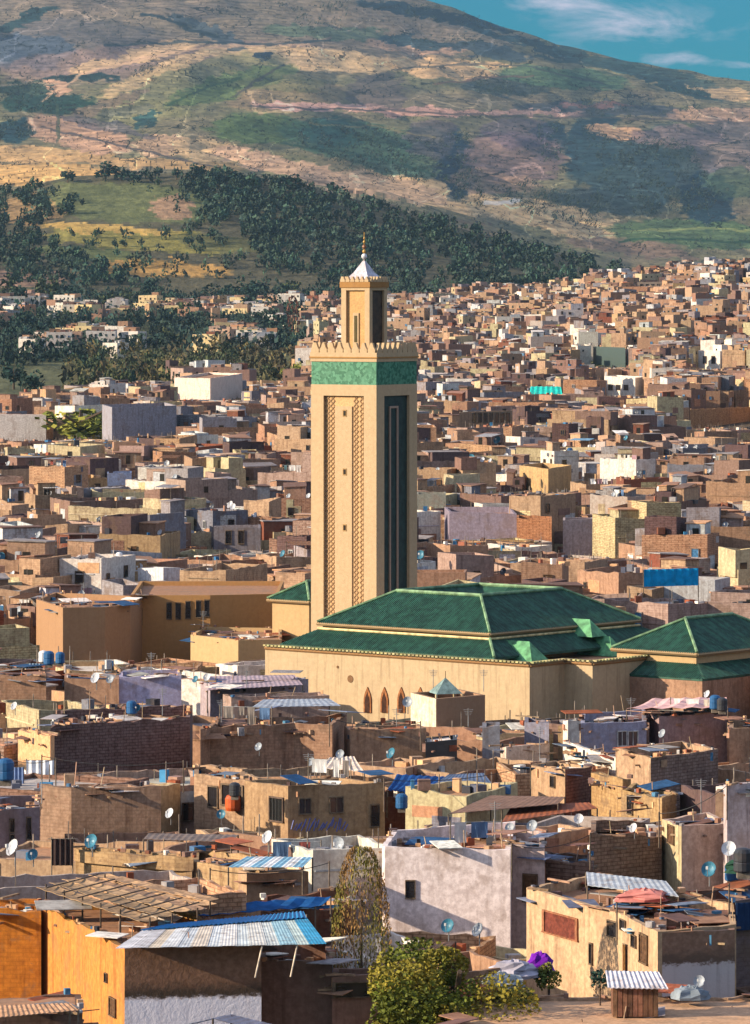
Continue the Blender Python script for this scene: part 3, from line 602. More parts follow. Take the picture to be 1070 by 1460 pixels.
SKY = []             # (poly, ztop, keepbottom py) of hand placed buildings for the filler
def hand(name, label, pts, H, mat='plaster', tint=TAN, depth=9, par=.8, wins=(), tints=None, jit=.12, vis=None, rt=None, z0=-1.5, cat='house', group=None, back=None, rmat='terrace', cap=None, th=.3):
    P2 = [G(x, y, H) for x, y in pts]
    n = len(P2)
    if back: poly = P2 + [G(x, y, H) for x, y in back]
    elif n == 3: poly = P2 + [(P2[0][0] + P2[2][0] - P2[1][0], P2[0][1] + P2[2][1] - P2[1][1])]
    elif n == 2:
        mx_, my_ = (P2[0][0] + P2[1][0]) / 2, (P2[0][1] + P2[1][1]) / 2; nb = Vector((mx_ / my_ * depth, depth))
        poly = P2 + [(P2[1][0] + nb.x, P2[1][1] + nb.y), (P2[0][0] + nb.x, P2[0][1] + nb.y)]
    else:
        poly = P2 + [(P2[-1][0] + 1, P2[-1][1] + depth), (P2[0][0] + 1, P2[0][1] + depth)]
    cx = sum(p[0] for p in poly) / len(poly); cy = sum(p[1] for p in poly) / len(poly)
    e = empty(name, (cx, cy, 0), label, cat, group)
    wb, rb = MB(), MB(); jr = random.Random(hash(pts[0]) % 999)
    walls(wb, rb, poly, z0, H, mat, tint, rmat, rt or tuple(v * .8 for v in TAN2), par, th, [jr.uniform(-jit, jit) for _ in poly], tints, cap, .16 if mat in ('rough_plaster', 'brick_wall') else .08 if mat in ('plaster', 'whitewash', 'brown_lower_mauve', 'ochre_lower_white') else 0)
    wb.build('wall', e); rb.build('roof_terrace', e)
    for wdef in wins:
        fi, x0, y0, x1, y1 = wdef[:5]; kd = wdef[5] if len(wdef) > 5 else 'dark'
        A, B_ = P2[fi], P2[fi + 1]
        c, phi = face_at(A, B_, (x0 + x1) / 2, (y0 + y1) / 2)
        l, _ = face_at(A, B_, x0, (y0 + y1) / 2); r_, _ = face_at(A, B_, x1, (y0 + y1) / 2)
        ww = (Vector(r_) - Vector(l)).length; hh = (y1 - y0) / F * c.y
        add_window(e, c, phi, ww, hh, kd, 'door' if kd == 'door' else 'window')
    if vis is None: vis = max(y for x, y in pts) + 25
    SKY.append((poly, H, vis)); e['_poly'] = 1; del e['_poly']
    return e, poly, P2
WP['door'] = WP['brown']

# ------------------------------------------------------------------ minaret
def minaret():
    th = rad(32.1); W = 7.1 * 409 / 285 * 285 / 290
    Dc = 409.0; W = 111 * Dc / F
    c0 = Vector(((537 - CX) / F * Dc, Dc)); U = Vector((-math.cos(th), math.sin(th))); Vv = Vector((math.sin(th), math.cos(th)))
    zz = lambda py: CH - (py - HY) / F * Dc
    ctr = c0 + (U + Vv) * W / 2; yaw = -th
    e = empty('minaret', (ctr.x, ctr.y, 0), 'tall square cream minaret with green tiled band and small lantern on top', 'minaret')
    CR_ = lin((244, 208, 156)); PAN = lin((196, 156, 112)); GRN = lin((30, 120, 84))
    def B(mb, lx, ly, z0, z1, sx, sy, mat, tint):     # local frame: x along the left face (towards the front corner), y into the tower
        p = ctr + Vector((math.cos(yaw), math.sin(yaw))) * lx + Vector((-math.sin(yaw), math.cos(yaw))) * ly
        mb.box((p.x, p.y, (z0 + z1) / 2), (sx, sy, z1 - z0), mat, tint, yaw)
    zT, zB1, zG0, zG1, zP = zz(503), zz(516), zz(516), zz(549), zz(565)
    rec = .32; h = W / 2
    mb = MB(); B(mb, 0, 0, -1, zP, W - 2 * rec, W - 2 * rec, 'carved', PAN); mb.build('carved_panel', e)
    for sx in (-1, 1):
        for sy in (-1, 1):
            mb = MB(); pw = 1.36; B(mb, sx * (h - pw / 2), sy * (h - pw / 2), -1, zP, pw, pw, 'smooth_plaster', CR_); mb.build('corner_pier', e)
    mb = MB(); B(mb, 0, 0, zP, zG1, W, W, 'smooth_plaster', CR_); mb.build('shaft_head', e)
    # left (lit) face plain raised panel with three slits; the right face green mosaic with pale frames
    zI = zz(580)
    mb = MB(); B(mb, -.15, -(h - rec) - .06, -1, zI, 1.85, .12, 'smooth_plaster', CR_); raised = mb.build('raised_panel', e)
    for py in (590, 674, 754):
        f = MB(); B(f, .0, -(h - rec) - .13, zz(py + 5), zz(py - 5), .42, .05, 'smooth_plaster', lin((214, 170, 110)));
        B(f, .0, -(h - rec) - .165, zz(py + 3.5), zz(py - 3.5), .24, .03, 'glass', (.03, .02, .015)); f.build('slit_window', e)
    for sx in (1, -1):
        mb = MB(); B(mb, sx * (h - rec + .02), .0, -1, zP - .02, .05, W - 2.74, 'glazed_tile', lin((34, 54, 48))); mb.build('mosaic_panel', e)
        for yy in (-.88, .42):
            mb = MB(); B(mb, sx * (h - rec + .1), yy, -1, zI, .14, .2, 'smooth_plaster', lin((214, 180, 150))); mb.build('pale_strip', e)
        mb = MB(); B(mb, sx * (h - rec + .1), -.23, zI - .2, zI, .14, 1.1, 'smooth_plaster', lin((214, 180, 150))); mb.build('pale_strip', e)
    mb = MB(); B(mb, 0, h - rec + .06, -1, zI, 1.85, .12, 'smooth_plaster', CR_); mb.build('raised_panel', e)
    # carved diamond lattice standing proud in the recess
    for x0, x1 in ((-h + 1.40, -1.12), (.82, h - 1.40)):
        lt = MB(); p_ = .46; yb = -(h - rec) - .04
        for kx in range(int((x1 - x0) / p_) + 1):
            for kz in range(int((zP - 9) / p_)):
                cx_ = x0 + (kx + .5) * (x1 - x0) / max(1, int((x1 - x0) / p_)); z_ = 9 + (kz + .5) * p_
                if cx_ > x1: continue
                for s_ in (-1, 1):
                    pc = ctr + Vector((math.cos(yaw), math.sin(yaw))) * cx_ + Vector((-math.sin(yaw), math.cos(yaw))) * yb; d_ = Vector((math.cos(yaw), math.sin(yaw), 0)) * p_ * .5
                    lt.bar(Vector((pc.x, pc.y, z_)) - d_ + Vector((0, 0, -s_ * p_ * .5)), Vector((pc.x, pc.y, z_)) + d_ + Vector((0, 0, s_ * p_ * .5)), .05, 'smooth_plaster', lin((206, 164, 116)), 3)
        o_ = lt.build('carved_lattice', e); o_['kind'] = 'stuff'
    # green band: many small tiles reading as speckle
    mb = MB(); B(mb, 0, 0, zG1, zG0, W - .06, W - .06, 'zellige', GRN); gb = mb.build('green_tile_band', e)
    mb = MB(); B(mb, 0, 0, zG0, zG0 + .32, W + .1, W + .1, 'smooth_plaster', CR_)
    B(mb, 0, 0, zG0 + .32, zG0 + .44, W + .28, W + .28, 'smooth_plaster', lin((216, 160, 90))); B(mb, 0, 0, zG0 + .44, zT, W + .16, W + .16, 'smooth_plaster', CR_); mb.build('cornice', e)
    # stepped merlons
    n = 8; pitch = (W + .16) / n
    mm = MB(); hh = (zz(487) - zT) * .88
    prof = [(-.38, 0), (.38, 0), (.40, hh * .30), (.24, hh * .55), (.10, hh), (-.10, hh), (-.24, hh * .55), (-.40, hh * .30)]
    vs = [(x, -.14, z) for x, z in prof] + [(x, .14, z) for x, z in prof]; k = len(prof)
    mm.mesh(vs, [tuple(range(k)), tuple(range(2 * k - 1, k - 1, -1))] + [((i + 1) % k, i, k + i, k + (i + 1) % k) for i in range(k)], 'smooth_plaster', CR_)
    me = mm.data('merlon'); H2 = (W + .16) / 2 - .15
    def ring(me, H2, n, z, sc_=1.0, c=ctr):
        for side in range(4):
            a = yaw + side * math.pi / 2; dx = Vector((math.cos(a), math.sin(a))); nrm = Vector((math.sin(a), -math.cos(a)))
            for i in range(n):
                if i == n - 1 and side % 1 == 0: pass
                t_ = -H2 + (i + .5) * 2 * H2 / n
                p = c + dx * t_ + nrm * H2
                link_mesh('merlon', me, e, (p.x - ctr.x, p.y - ctr.y, z), a, (sc_, 1, sc_))
    ring(me, H2, n, zT)
    mb = MB(); B(mb, 0, 0, zT, zT + .03, W - .6, W - .6, 'terrace', TAN2); mb.build('platform', e)
    # lantern
    Wl = 47.5 * ctr.y / F; zz2 = lambda py: CH - (py - HY) / F * ctr.y
    hl = Wl / 2; zl0 = zT + .03; zl1 = zz2(410); zl2 = zz2(402)
    mb = MB(); B(mb, 0, 0, zl0, zl1 - .25, Wl - .5, Wl - .5, 'carved', lin((186, 146, 98))); mb.build('lantern_core', e)
    for sx in (-1, 1):
        for sy in (-1, 1):
            mb = MB(); B(mb, sx * (hl - .26), sy * (hl - .26), zl0, zl1 - .25, .52, .52, 'smooth_plaster', CR_); mb.build('lantern_pier', e)
    mb = MB(); B(mb, 0, 0, zl1 - .25, zl1, Wl + .02, Wl + .02, 'smooth_plaster', CR_); B(mb, 0, 0, zl1, zl2, Wl + .22, Wl + .22, 'smooth_plaster', lin((206, 150, 84))); mb.build('lantern_cornice', e)
    mb = MB(); B(mb, -.05, -(hl - .25) - .05, zl0, zz2(446), .62, .12, 'smooth_plaster', CR_)
    mb.build('lantern_niche', e)
    mb = MB(); B(mb, -.05, -(hl - .25) - .125, zl0 + .9, zz2(450), .3, .04, 'glass', (.10, .06, .02)); mb.build('lantern_window', e)
    for sx in (1, -1):
        mb = MB(); B(mb, sx * (hl - .22), 0, zl0, zl1 - .3, .06, Wl - 1.1, 'glazed_tile', lin((70, 52, 34))); mb.build('lantern_side_panel', e)
    ring(me, hl + .0, 6, zl2, .55)
    mb = MB(); P0 = [ctr + Vector((math.cos(yaw + math.pi / 4 + k * math.pi / 2), math.sin(yaw + math.pi / 4 + k * math.pi / 2))) * (1.36 * math.sqrt(2)) for k in range(4)]
    zb, zt = zl2 + .1, zz2(372)
    M_ = [ctr + (p - ctr) * .52 for p in P0]; T2 = [ctr + (p - ctr) * .08 for p in P0]; zm = zb + (zt - zb) * .42
    wt = lin((226, 222, 232))
    for k in range(4):
        j = (k + 1) % 4
        mb.face([(*P0[k], zb), (*P0[j], zb), (*M_[j], zm), (*M_[k], zm)], 'whitewash', wt); mb.face([(*M_[k], zm), (*M_[j], zm), (*T2[j], zt), (*T2[k], zt)], 'whitewash', wt)
    mb.face([(*p, zt) for p in T2], 'whitewash', wt); mb.face([(*p, zb) for p in reversed(P0)], 'whitewash', wt); mb.build('white_cap', e)
    fin = MB(); fz = zt - .1
    fin.lathe((ctr.x, ctr.y, fz), [(.13, 0), (.06, .25), (.05, .35)], 'paint', lin((160, 140, 130)), 8)
    br = lin((186, 140, 60))
    for z_, r_, tt in ((.52, .27, lin((200, 196, 200))), (.98, .17, br), (1.40, .20, lin((130, 80, 50))), (1.86, .13, br), (2.2, .09, br)):
        fin.lathe((ctr.x, ctr.y, fz + z_), [(r_ * math.sin(max(.1, q)), -r_ * math.cos(q)) for q in (.15, .6, 1.1, 1.57, 2.1, 2.6, 3.0)], 'paint', tt, 10)
    fin.bar((ctr.x, ctr.y, fz), (ctr.x, ctr.y, fz + 2.75), .035, 'paint', br); fin.build('finial', e)
    SKY.append(([c0, c0 + Vv * W, c0 + (U + Vv) * W, c0 + U * W], 8, 880))
minaret()

# ------------------------------------------------------------------ mosque with glazed green roofs
GT = lin((42, 82, 66)); GT2 = lin((24, 84, 56)); CREAMY = lin((236, 196, 136)); TRIM = lin((206, 170, 120))
def tiled(quad, rows, e, tint, rollw=.22, name='roof_slope', sheet=True):
    """a sloping roof face: quad = eave A, eave B, ridge B, ridge A; tile rolls run from eave to ridge"""
    A, B, Cc, Dd = [Vector(p) for p in quad]
    if sheet:
        mb = MB(); nrm = (B - A).cross(Dd - A).normalized()
        mb.slab([A, B, Cc, Dd], .18, 'glazed_tile', tint); mb.build(name, e)
    nrm = (B - A).cross(((Cc + Dd) / 2 - (A + B) / 2)).normalized()
    ex = (B - A).normalized(); L = (B - A).length; up = nrm.cross(ex).normalized()
    if up.z < 0: up = -up
    # coordinates of the ridge ends in (ex, up)
    c = (Cc - A).dot(ex), (Cc - A).dot(up); d = (Dd - A).dot(ex), (Dd - A).dot(up)
    mb = MB(); n = int(L / rollw)
    for i in range(n):
        x = (i + .5) * L / n; ytop = max(c[1], d[1])
        if d[0] > 0.05 and x < d[0]: ytop = d[1] * x / d[0]
        if c[0] < L - .05 and x > c[0]: ytop = min(ytop, c[1] * (L - x) / (L - c[0]))
        if ytop < .2: continue
        w2 = rollw * .27; p = A + ex * x; q = p + up * (ytop - .05); p = p - up * .06
        hh_ = nrm * .045; tt = var(tint, .28)
        vs = [p - ex * w2, p + ex * w2, q + ex * w2, q - ex * w2, p + hh_ * 1.0 - ex * w2 * .45, p + hh_ + ex * w2 * .45, q + hh_ + ex * w2 * .45, q + hh_ - ex * w2 * .45]
        mb.mesh(vs, [(0, 1, 5, 4), (1, 2, 6, 5), (2, 3, 7, 6), (3, 0, 4, 7), (4, 5, 6, 7)], 'glazed_tile', tt)
    o = mb.build('tile_rolls', e)
    if o: o['kind'] = 'stuff'
def ridge_bar(e, a, b, r=.16, tint=None, name='ridge_cap'):
    mb = MB(); mb.bar(a, b, r, 'glazed_tile', tint or lin((120, 150, 110)), 6); mb.build(name, e)
U = Vector((-math.cos(rad(40)), math.sin(rad(40)))); V2 = Vector((math.sin(rad(40)), math.cos(rad(40))))
def uvp(o, u, v, z): p = o + U * u + V2 * v; return (p.x, p.y, z)
O = Vector(((705 - CX) / F * 370.7, 370.7))            # lower eave corner
LU, LV = 23.5, 25.5
ms = empty('mosque', (O.x + U.x * 10 + V2.x * 10, O.y + U.y * 10 + V2.y * 10, 0), 'large cream walled mosque with tiered green tiled roofs around its court', 'mosque')
# lower skirt roof, upper wall, upper roof
m1, m2 = 0.0, 2.35; z1_, z2_ = 9.0, 10.25
for (a, b_, c, d) in [((0, 0), (0, LV), (m2, LV - m2), (m2, m2)), ((LU, 0), (0, 0), (m2, m2), (LU - m2, m2))]:
    tiled([uvp(O, *a, z1_), uvp(O, *b_, z1_), uvp(O, *c, z2_), uvp(O, *d, z2_)], 0, ms, GT, name='skirt_roof')
A0 = O + (U + V2) * 2.6; iu, iv = LU - 5.2, LV - 5.2
wb = MB(); zb_, ze = 10.0, 10.8
for (a, b_) in [((0, 0), (0, iv)), ((0, iv), (iu, iv)), ((iu, iv), (iu, 0)), ((iu, 0), (0, 0))]:
    p, q = uvp(A0, *a, 0), uvp(A0, *b_, 0)
    wb.face([(p[0], p[1], zb_ - 2), (q[0], q[1], zb_ - 2), (q[0], q[1], ze - .02), (p[0], p[1], ze - .02)], 'smooth_plaster', CREAMY)
wb.build('clerestory_wall', ms)
mi = 4.52; zr = ze + mi * math.tan(rad(30)); ov = .35; zo = ze
rp = [(mi, mi), (mi, iv - mi), (iu - mi, iv - mi), (iu - mi, mi)]; ep = [(-ov, -ov), (-ov, iv + ov), (iu + ov, iv + ov), (iu + ov, -ov)]
ip = [(mi * 1.75, mi * 1.75), (mi * 1.75, iv - mi * 1.75), (iu - mi * 1.75, iv - mi * 1.75), (iu - mi * 1.75, mi * 1.75)]
for k in range(4):
    j = (k + 1) % 4
    tiled([uvp(A0, *ep[k], zo), uvp(A0, *ep[j], zo), uvp(A0, *rp[j], zr), uvp(A0, *rp[k], zr)], 0, ms, GT)
    tiled([uvp(A0, *ip[j], zr - 1.9), uvp(A0, *ip[k], zr - 1.9), uvp(A0, *rp[k], zr), uvp(A0, *rp[j], zr)], 0, ms, GT, name='court_roof')
    ridge_bar(ms, uvp(A0, *rp[k], zr + .1), uvp(A0, *rp[j], zr + .1)); ridge_bar(ms, uvp(A0, *ep[k], zo + .08), uvp(A0, *rp[k], zr + .1), .13, name='hip_cap')
    p, q = Vector(uvp(A0, *ep[k], zo - .12)), Vector(uvp(A0, *ep[j], zo - .12)); mb = MB(); mb.bar(p, q, .14, 'smooth_plaster', TRIM, 4); mb.build('eave_board', ms)
ridge_bar(ms, uvp(O, 0, 0, z1_ + .08), uvp(O, m2, m2, z2_ + .1), .13, name='hip_cap')
for a, b_ in (((m2 - .1, m2 - .1), (LU - m2, m2 - .1)), ((m2 - .1, m2 - .1), (m2 - .1, LV - m2))):
    ridge_bar(ms, uvp(O, *a, z2_ + .06), uvp(O, *b_, z2_ + .06), .1, lin((220, 196, 140)), 'cream_moulding')
# two tiled gablets on the shaded side
def gablet(v0, u0, z, s):
    c = Vector(uvp(O, u0, v0, z)); n_ = -U; x_ = V2
    apex_f = c + Vector((0, 0, 1.35 * s)); back = c + Vector((U.x, U.y, 0)) * 2.2 * s + Vector((0, 0, 1.35 * s))
    l = c + Vector((x_.x, x_.y, 0)) * 1.0 * s; r_ = c - Vector((x_.x, x_.y, 0)) * 1.0 * s
    lb = l + Vector((U.x, U.y, 0)) * 2.2 * s; rb_ = r_ + Vector((U.x, U.y, 0)) * 2.2 * s
    f = c + Vector((U.x, U.y, 0)) * -.7 * s
    g_ = lin((92, 150, 104)); mb = MB()
    fl, fr = r_ + Vector((n_.x, n_.y, 0)) * 1.0 * s, l + Vector((n_.x, n_.y, 0)) * 1.0 * s
    a_ = apex_f
    mb.mesh([fl, fr, l, r_, lb, rb_, a_, back], [(0, 1, 6), (1, 2, 6), (3, 0, 6), (2, 4, 7, 6), (5, 3, 6, 7), (0, 3, 2, 1)], 'glazed_tile', g_)
    mb.build('gablet', ms)
gablet(4.2, -.4, 8.3, 1.35); gablet(15.3, -.4, 8.3, 1.2); gablet(14.6, 1.2, 9.9, 1.05)
# outer walls, stepping forward to the right
ctrw = [uvp(O, LU + 1.5, -.25, 0)[:2], uvp(O, -3.9, -.25, 0)[:2]]
pA = Vector(ctrw[1]); pB = pA + V2 * 4.7 + Vector((0, 0)); pC = pB - U * 2.9; pD = pC + V2 * 8.3
pE = pD - U * 2.0; pF = pE + V2 * 14
poly = [ctrw[0], tuple(pA), tuple(pB), tuple(pC), tuple(pD), tuple(pE), tuple(pF), tuple(pF + U * 10), uvp(O, LU + 1.5, LV, 0)[:2]]
wb, rb = MB(), MB(); walls(wb, rb, poly, -1, 8.75, 'mosque_plaster', lin((244, 206, 152)), 'terrace', TAN2, .5, .3, tints={}, cap=None)
wb.build('outer_wall', ms); rb.build('roof_terrace', ms)
# tiled coping along the wall
cp = MB()
for a, b_ in zip(poly[:6], poly[1:7]):
    a, b_ = Vector(a), Vector(b_); d = (b_ - a).normalized(); n_ = Vector((d.y, -d.x)); L = (b_ - a).length; k = int(L / .42)
    for i in range(k):
        p = a + d * (i + .5) * L / k + n_ * .12
        cp.box((p.x, p.y, 8.83), (.26, .5, .14), 'glazed_tile', var(lin((170, 160, 110)), .3), math.atan2(d.y, d.x))
o = cp.build('coping_tiles', ms); o['kind'] = 'stuff'
mb = MB()
for a, b_ in zip(poly[:6], poly[1:7]):
    a, b_ = Vector(a), Vector(b_); d = (b_ - a).normalized(); n_ = Vector((d.y, -d.x)) * .06
    mb.bar((a.x + n_.x, a.y + n_.y, 8.55), (b_.x + n_.x, b_.y + n_.y, 8.55), .12, 'smooth_plaster', lin((200, 150, 96)), 4)
mb.build('wall_moulding', ms)
# pointed arched doorways and a round hole in the long wall
def arch(px, pyt, pyb, wpx):
    c, phi = face_at(ctrw[0], ctrw[1], px, pyb); s = c.y / F; w_ = wpx * s; h_ = (pyb - pyt) * s
    pr = [(-w_ / 2, 0), (w_ / 2, 0), (w_ / 2, h_ * .52), (w_ * .36, h_ * .74), (0, h_), (-w_ * .36, h_ * .74), (-w_ / 2, h_ * .52)]
    d = Vector((math.cos(phi), math.sin(phi))); n_ = Vector((d.y, -d.x))
    f, m_ = MB(), MB()
    def ex(mb, sc_, o0, o1, mat, tt):
        vs = [(c.x + d.x * x * sc_ + n_.x * o, c.y + d.y * x * sc_ + n_.y * o, c.z + z * (sc_ * .5 + .5)) for o in (o0, o1) for x, z in pr]; k = len(pr)
        mb.mesh(vs, [tuple(range(k, 2 * k))] + [(i, (i + 1) % k, k + (i + 1) % k, k + i) for i in range(k)], mat, tt)
    ex(f, 1.15, -.05, .10, 'wood', lin((150, 96, 58))); fo = f.build('arched_doorway', ms); ex(m_, .72, .0, .13, 'wood', lin((64, 38, 26))); m_.build('dark_door', fo)
for px in (525, 549, 573): arch(px, 982, 1016, 12)
arch(600, 982, 1014, 12)
for px, py, r_ in ((482, 951, .12), (500, 968, .32)):
    c, phi = face_at(ctrw[0], ctrw[1], px, py); mb = MB(); n_ = Vector((math.sin(phi), -math.cos(phi), 0))
    mb.bar(c, c + n_ * .04, r_, 'plaster', lin((150, 104, 62)), 12); mb.build('round_hole', ms)
SKY.append((poly, 8.75, 1030)); SKY.append(([tuple(O + U * 2 + V2 * 2), tuple(O + U * 2 + V2 * 23), tuple(O + U * 21 + V2 * 23), tuple(O + U * 21 + V2 * 2)], 13, 900))

# green hipped pavilion at the right
def hip(name, label, c, u, v, ze, zwall, pitch, cat='pavilion', tint=GT, Uv=U, Vv=V2, skirt=False):
    c = Vector(c); e = empty(name, (c.x + (Uv.x * u + Vv.x * v) / 2, c.y + (Uv.y * u + Vv.y * v) / 2, 0), label, cat)
    f = lambda a, b_, z: tuple(c + Uv * a + Vv * b_) + (z,)
    mi = min(u, v) / 2; zr = ze + mi * math.tan(rad(pitch)); o_ = .35
    E = [(-o_, -o_), (-o_, v + o_), (u + o_, v + o_), (u + o_, -o_)]
    Rr = [(mi, mi), (mi, v - mi), (u - mi, v - mi), (u - mi, mi)]
    for k in range(4):
        j = (k + 1) % 4; tiled([f(*E[k], ze), f(*E[j], ze), f(*Rr[j], zr), f(*Rr[k], zr)], 0, e, tint)
        ridge_bar(e, f(*E[k], ze + .08), f(*Rr[k], zr + .1), .13, name='hip_cap')
        mb = MB(); mb.bar(f(*E[k], ze - .12), f(*E[j], ze - .12), .15, 'smooth_plaster', TRIM, 4); mb.build('eave_board', e)
    if abs(u - v) > .5:
        ridge_bar(e, f(*Rr[0], zr + .1), f(*Rr[1], zr + .1)) if v > u else ridge_bar(e, f(*Rr[0], zr + .1), f(*Rr[3], zr + .1))
    wb = MB(); Q_ = [(0, 0), (0, v), (u, v), (u, 0)]
    for k in range(4):
        p, q = f(*Q_[k], 0), f(*Q_[(k + 1) % 4], 0)
        wb.face([(p[0], p[1], -1), (q[0], q[1], -1), (q[0], q[1], ze - .03), (p[0], p[1], ze - .03)], 'smooth_plaster', CREAMY)
    wb.build('wall', e)
    if skirt:
        mo = 2.2; S = [(-mo, -mo), (-mo, v + mo), (u + mo, v + mo), (u + mo, -mo)]
        for k in range(4):
            j = (k + 1) % 4; tiled([f(*S[k], ze - 1.9), f(*S[j], ze - 1.9), f(*Q_[j], ze - .9), f(*Q_[k], ze - .9)], 0, e, tint, name='skirt_roof')
        for k in range(4):
            p, q = f(*S[k], 0), f(*S[(k + 1) % 4], 0); wb = MB()
            wb.face([(p[0], p[1], -1), (q[0], q[1], -1), (q[0], q[1], ze - 2.1), (p[0], p[1], ze - 2.1)], 'plaster', TAN2); wb.build('lower_wall', e)
    SKY.append(([f(0, 0, 0)[:2], f(0, v, 0)[:2], f(u, v, 0)[:2], f(u, 0, 0)[:2]], ze + 1, 930))
    return e
hip('tiled_pavilion', 'green hipped roof pavilion with pale hips at the right end of the mosque', G(993, 931, 9.3), 8.2, 15, 9.3, 9, 30, skirt=True)
hip('tiled_pavilion', 'small green tiled roof tucked behind the left side of the minaret', G(441, 857, 10.2), 4.6, 9, 10.2, 9, 34)

# ------------------------------------------------------------------ hand placed buildings, far to near
hand('ochre_hall', 'long ochre hall with five dark windows in a row left of the minaret', [(186, 849), (300, 849), (397, 847)], 10.2, 'smooth_plaster', lin((232, 172, 104)), back=[(405, 829), (200, 829)], par=.4,
     wins=[(0, 195, 868, 203, 890), (0, 238, 860, 245, 882), (0, 251, 860, 258, 882), (0, 265, 858, 272, 881), (0, 280, 857, 287, 880), (0, 292, 856, 299, 878)], vis=905, jit=.05)
hand('corner_block', 'beige rectangular block with a bright left side below the ochre hall', [(52, 855), (90, 866), (150, 865), (186, 861)], 9.9, 'smooth_plaster', lin((206, 158, 112)), depth=10, par=.5, vis=945, jit=.05)
hand('annex', 'low cream annex with tiled coping beside the lower end of the mosque', [(272, 906), (340, 914), (402, 912)], 7.4, 'smooth_plaster', CREAMY, back=[(402, 895), (290, 893)], par=.4, vis=945)
hand('tan_house', 'tan shaded house with long flat terrace at the left edge above the blue drums', [(-40, 963), (66, 964)], 8.6, 'rough_plaster', TAN2, 8, vis=1005)
hand('brown_house', 'brown house with dishes standing before its plain wall beside the lilac wall', [(92, 966), (170, 967)], 8.4, 'plaster', TAN2, 5, vis=1000)
hand('lilac_house', 'plain pale lilac wall between the brown house and the mauve terraces', [(170, 963), (259, 962)], 8.6, 'whitewash', lin((196, 188, 214)), 5, vis=1003)
hand('terrace_house', 'long mauve grey house with stepped low terraces below the ochre hall', [(286, 970), (300, 975), (440, 968)], 8.2, 'whitewash', lin((176, 160, 164)), vis=1000)
hand('low_house', 'low pinkish house with a worn flat top left of the arched doorways', [(318, 990), (330, 994), (470, 992)], 7.6, 'plaster', PINK, vis=1010)
hand('domed_cube_house', 'small beige cube house with bright left side under a pale teal pyramid roof', [(586, 989), (622, 996), (692, 991)], 7.9, 'smooth_plaster', lin((206, 160, 120)), vis=1030, tints={0: ('whitewash', lin((238, 220, 190)))})  # left face tinted much paler, its sunlight put into the colour
hand('dark_brick_house', 'big dark brick house with a long blank shaded front', [(72, 1036), (80, 1034), (271, 1022)], 8.2, 'brick_wall', lin((150, 118, 106)), vis=1108, back=[(275, 1005), (85, 1010)], jit=.2)
hand('lit_gable_house', 'narrow sunlit tan house with white lower wall left of the dark brick house', [(26, 1042), (72, 1050), (78, 1046)], 8.0, 'ochre_lower_white', TAN, vis=1110)
hand('long_brown_house', 'long brown grey house with curved parapet end in the middle left', [(286, 1040), (300, 1035), (420, 1031), (474, 1033)], 8.0, 'rough_plaster', TAN2, depth=8, vis=1100, jit=.1)
hand('rounded_house', 'tan house with bright rounded left edge below the arched doorways', [(491, 1034), (500, 1040), (608, 1038)], 7.6, 'plaster', lin((196, 150, 112)), vis=1085)
hand('dark_shed', 'small black open shed right of the rounded house', [(607, 1058), (652, 1056)], 6.9, 'paint', (.03, .03, .035), 4, vis=1086)  # closed near-black box, paint stands for the shade inside an opening
hand('pillar_house', 'slim grey slab standing right of the black shed', [(688, 1036), (713, 1036)], 7.8, 'plaster', GREY, 3, vis=1082)
hand('yard_house', 'low cream walled yard with grey block behind the red sheds', [(714, 1064), (722, 1066), (784, 1060)], 6.6, 'whitewash', lin((214, 190, 172)), vis=1085)
hand('grey_block', 'grey rounded block between the slim slab and the white stepped wall', [(748, 1030), (783, 1033)], 7.8, 'plaster', lin((150, 140, 146)), 4, vis=1055)
hand('white_parapet_house', 'white house with stepped bright parapet below the mosque corner', [(803, 1025), (810, 1028), (827, 1027)], 8.4, 'whitewash', WHT, vis=1090)
hand('grey_blue_house', 'grey blue house with two dark windows under the right end of the mosque', [(828, 1030), (922, 1026)], 7.9, 'whitewash', lin((164, 164, 184)), 8, vis=1070, wins=[(0, 881, 1043, 893, 1063, 'white'), (0, 896, 1043, 909, 1063, 'white')])
e_, p_, _ = hand('white_wall', 'bright white slanting wall below the grey blue house', [(806, 1058), (879, 1080)], 7.2, 'whitewash', WHT, 1.2, vis=1104, cat='wall')
hand('pink_brick_house', 'pinkish brick house under the wavy pink tarpaulin at right', [(926, 1016), (940, 1022), (1037, 1017)], 8.0, 'plaster', lin((190, 152, 140)), vis=1070)
hand('edge_house', 'tan house with clutter on its roof at the right edge below the mosque', [(1040, 1040), (1100, 1036)], 7.6, 'plaster', TAN, 8, vis=1090)
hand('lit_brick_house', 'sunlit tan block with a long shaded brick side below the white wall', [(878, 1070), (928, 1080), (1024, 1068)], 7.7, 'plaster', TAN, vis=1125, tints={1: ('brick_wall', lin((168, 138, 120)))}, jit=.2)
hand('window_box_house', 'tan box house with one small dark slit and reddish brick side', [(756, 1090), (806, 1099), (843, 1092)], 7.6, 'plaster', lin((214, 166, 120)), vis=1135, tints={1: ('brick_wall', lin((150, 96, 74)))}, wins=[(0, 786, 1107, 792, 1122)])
hand('rough_tan_house', 'rough sunlit tan house with stepped crumbling walls right of centre', [(843, 1100), (888, 1112), (900, 1110)], 7.5, 'rough_plaster', lin((214, 164, 104)), vis=1175)
hand('rough_tan_house', 'low crumbling sunlit tan house in front of the long brick side', [(886, 1124), (944, 1138), (965, 1132)], 7.2, 'rough_plaster', lin((216, 170, 112)), vis=1172, wins=[(0, 896, 1135, 903, 1160)])
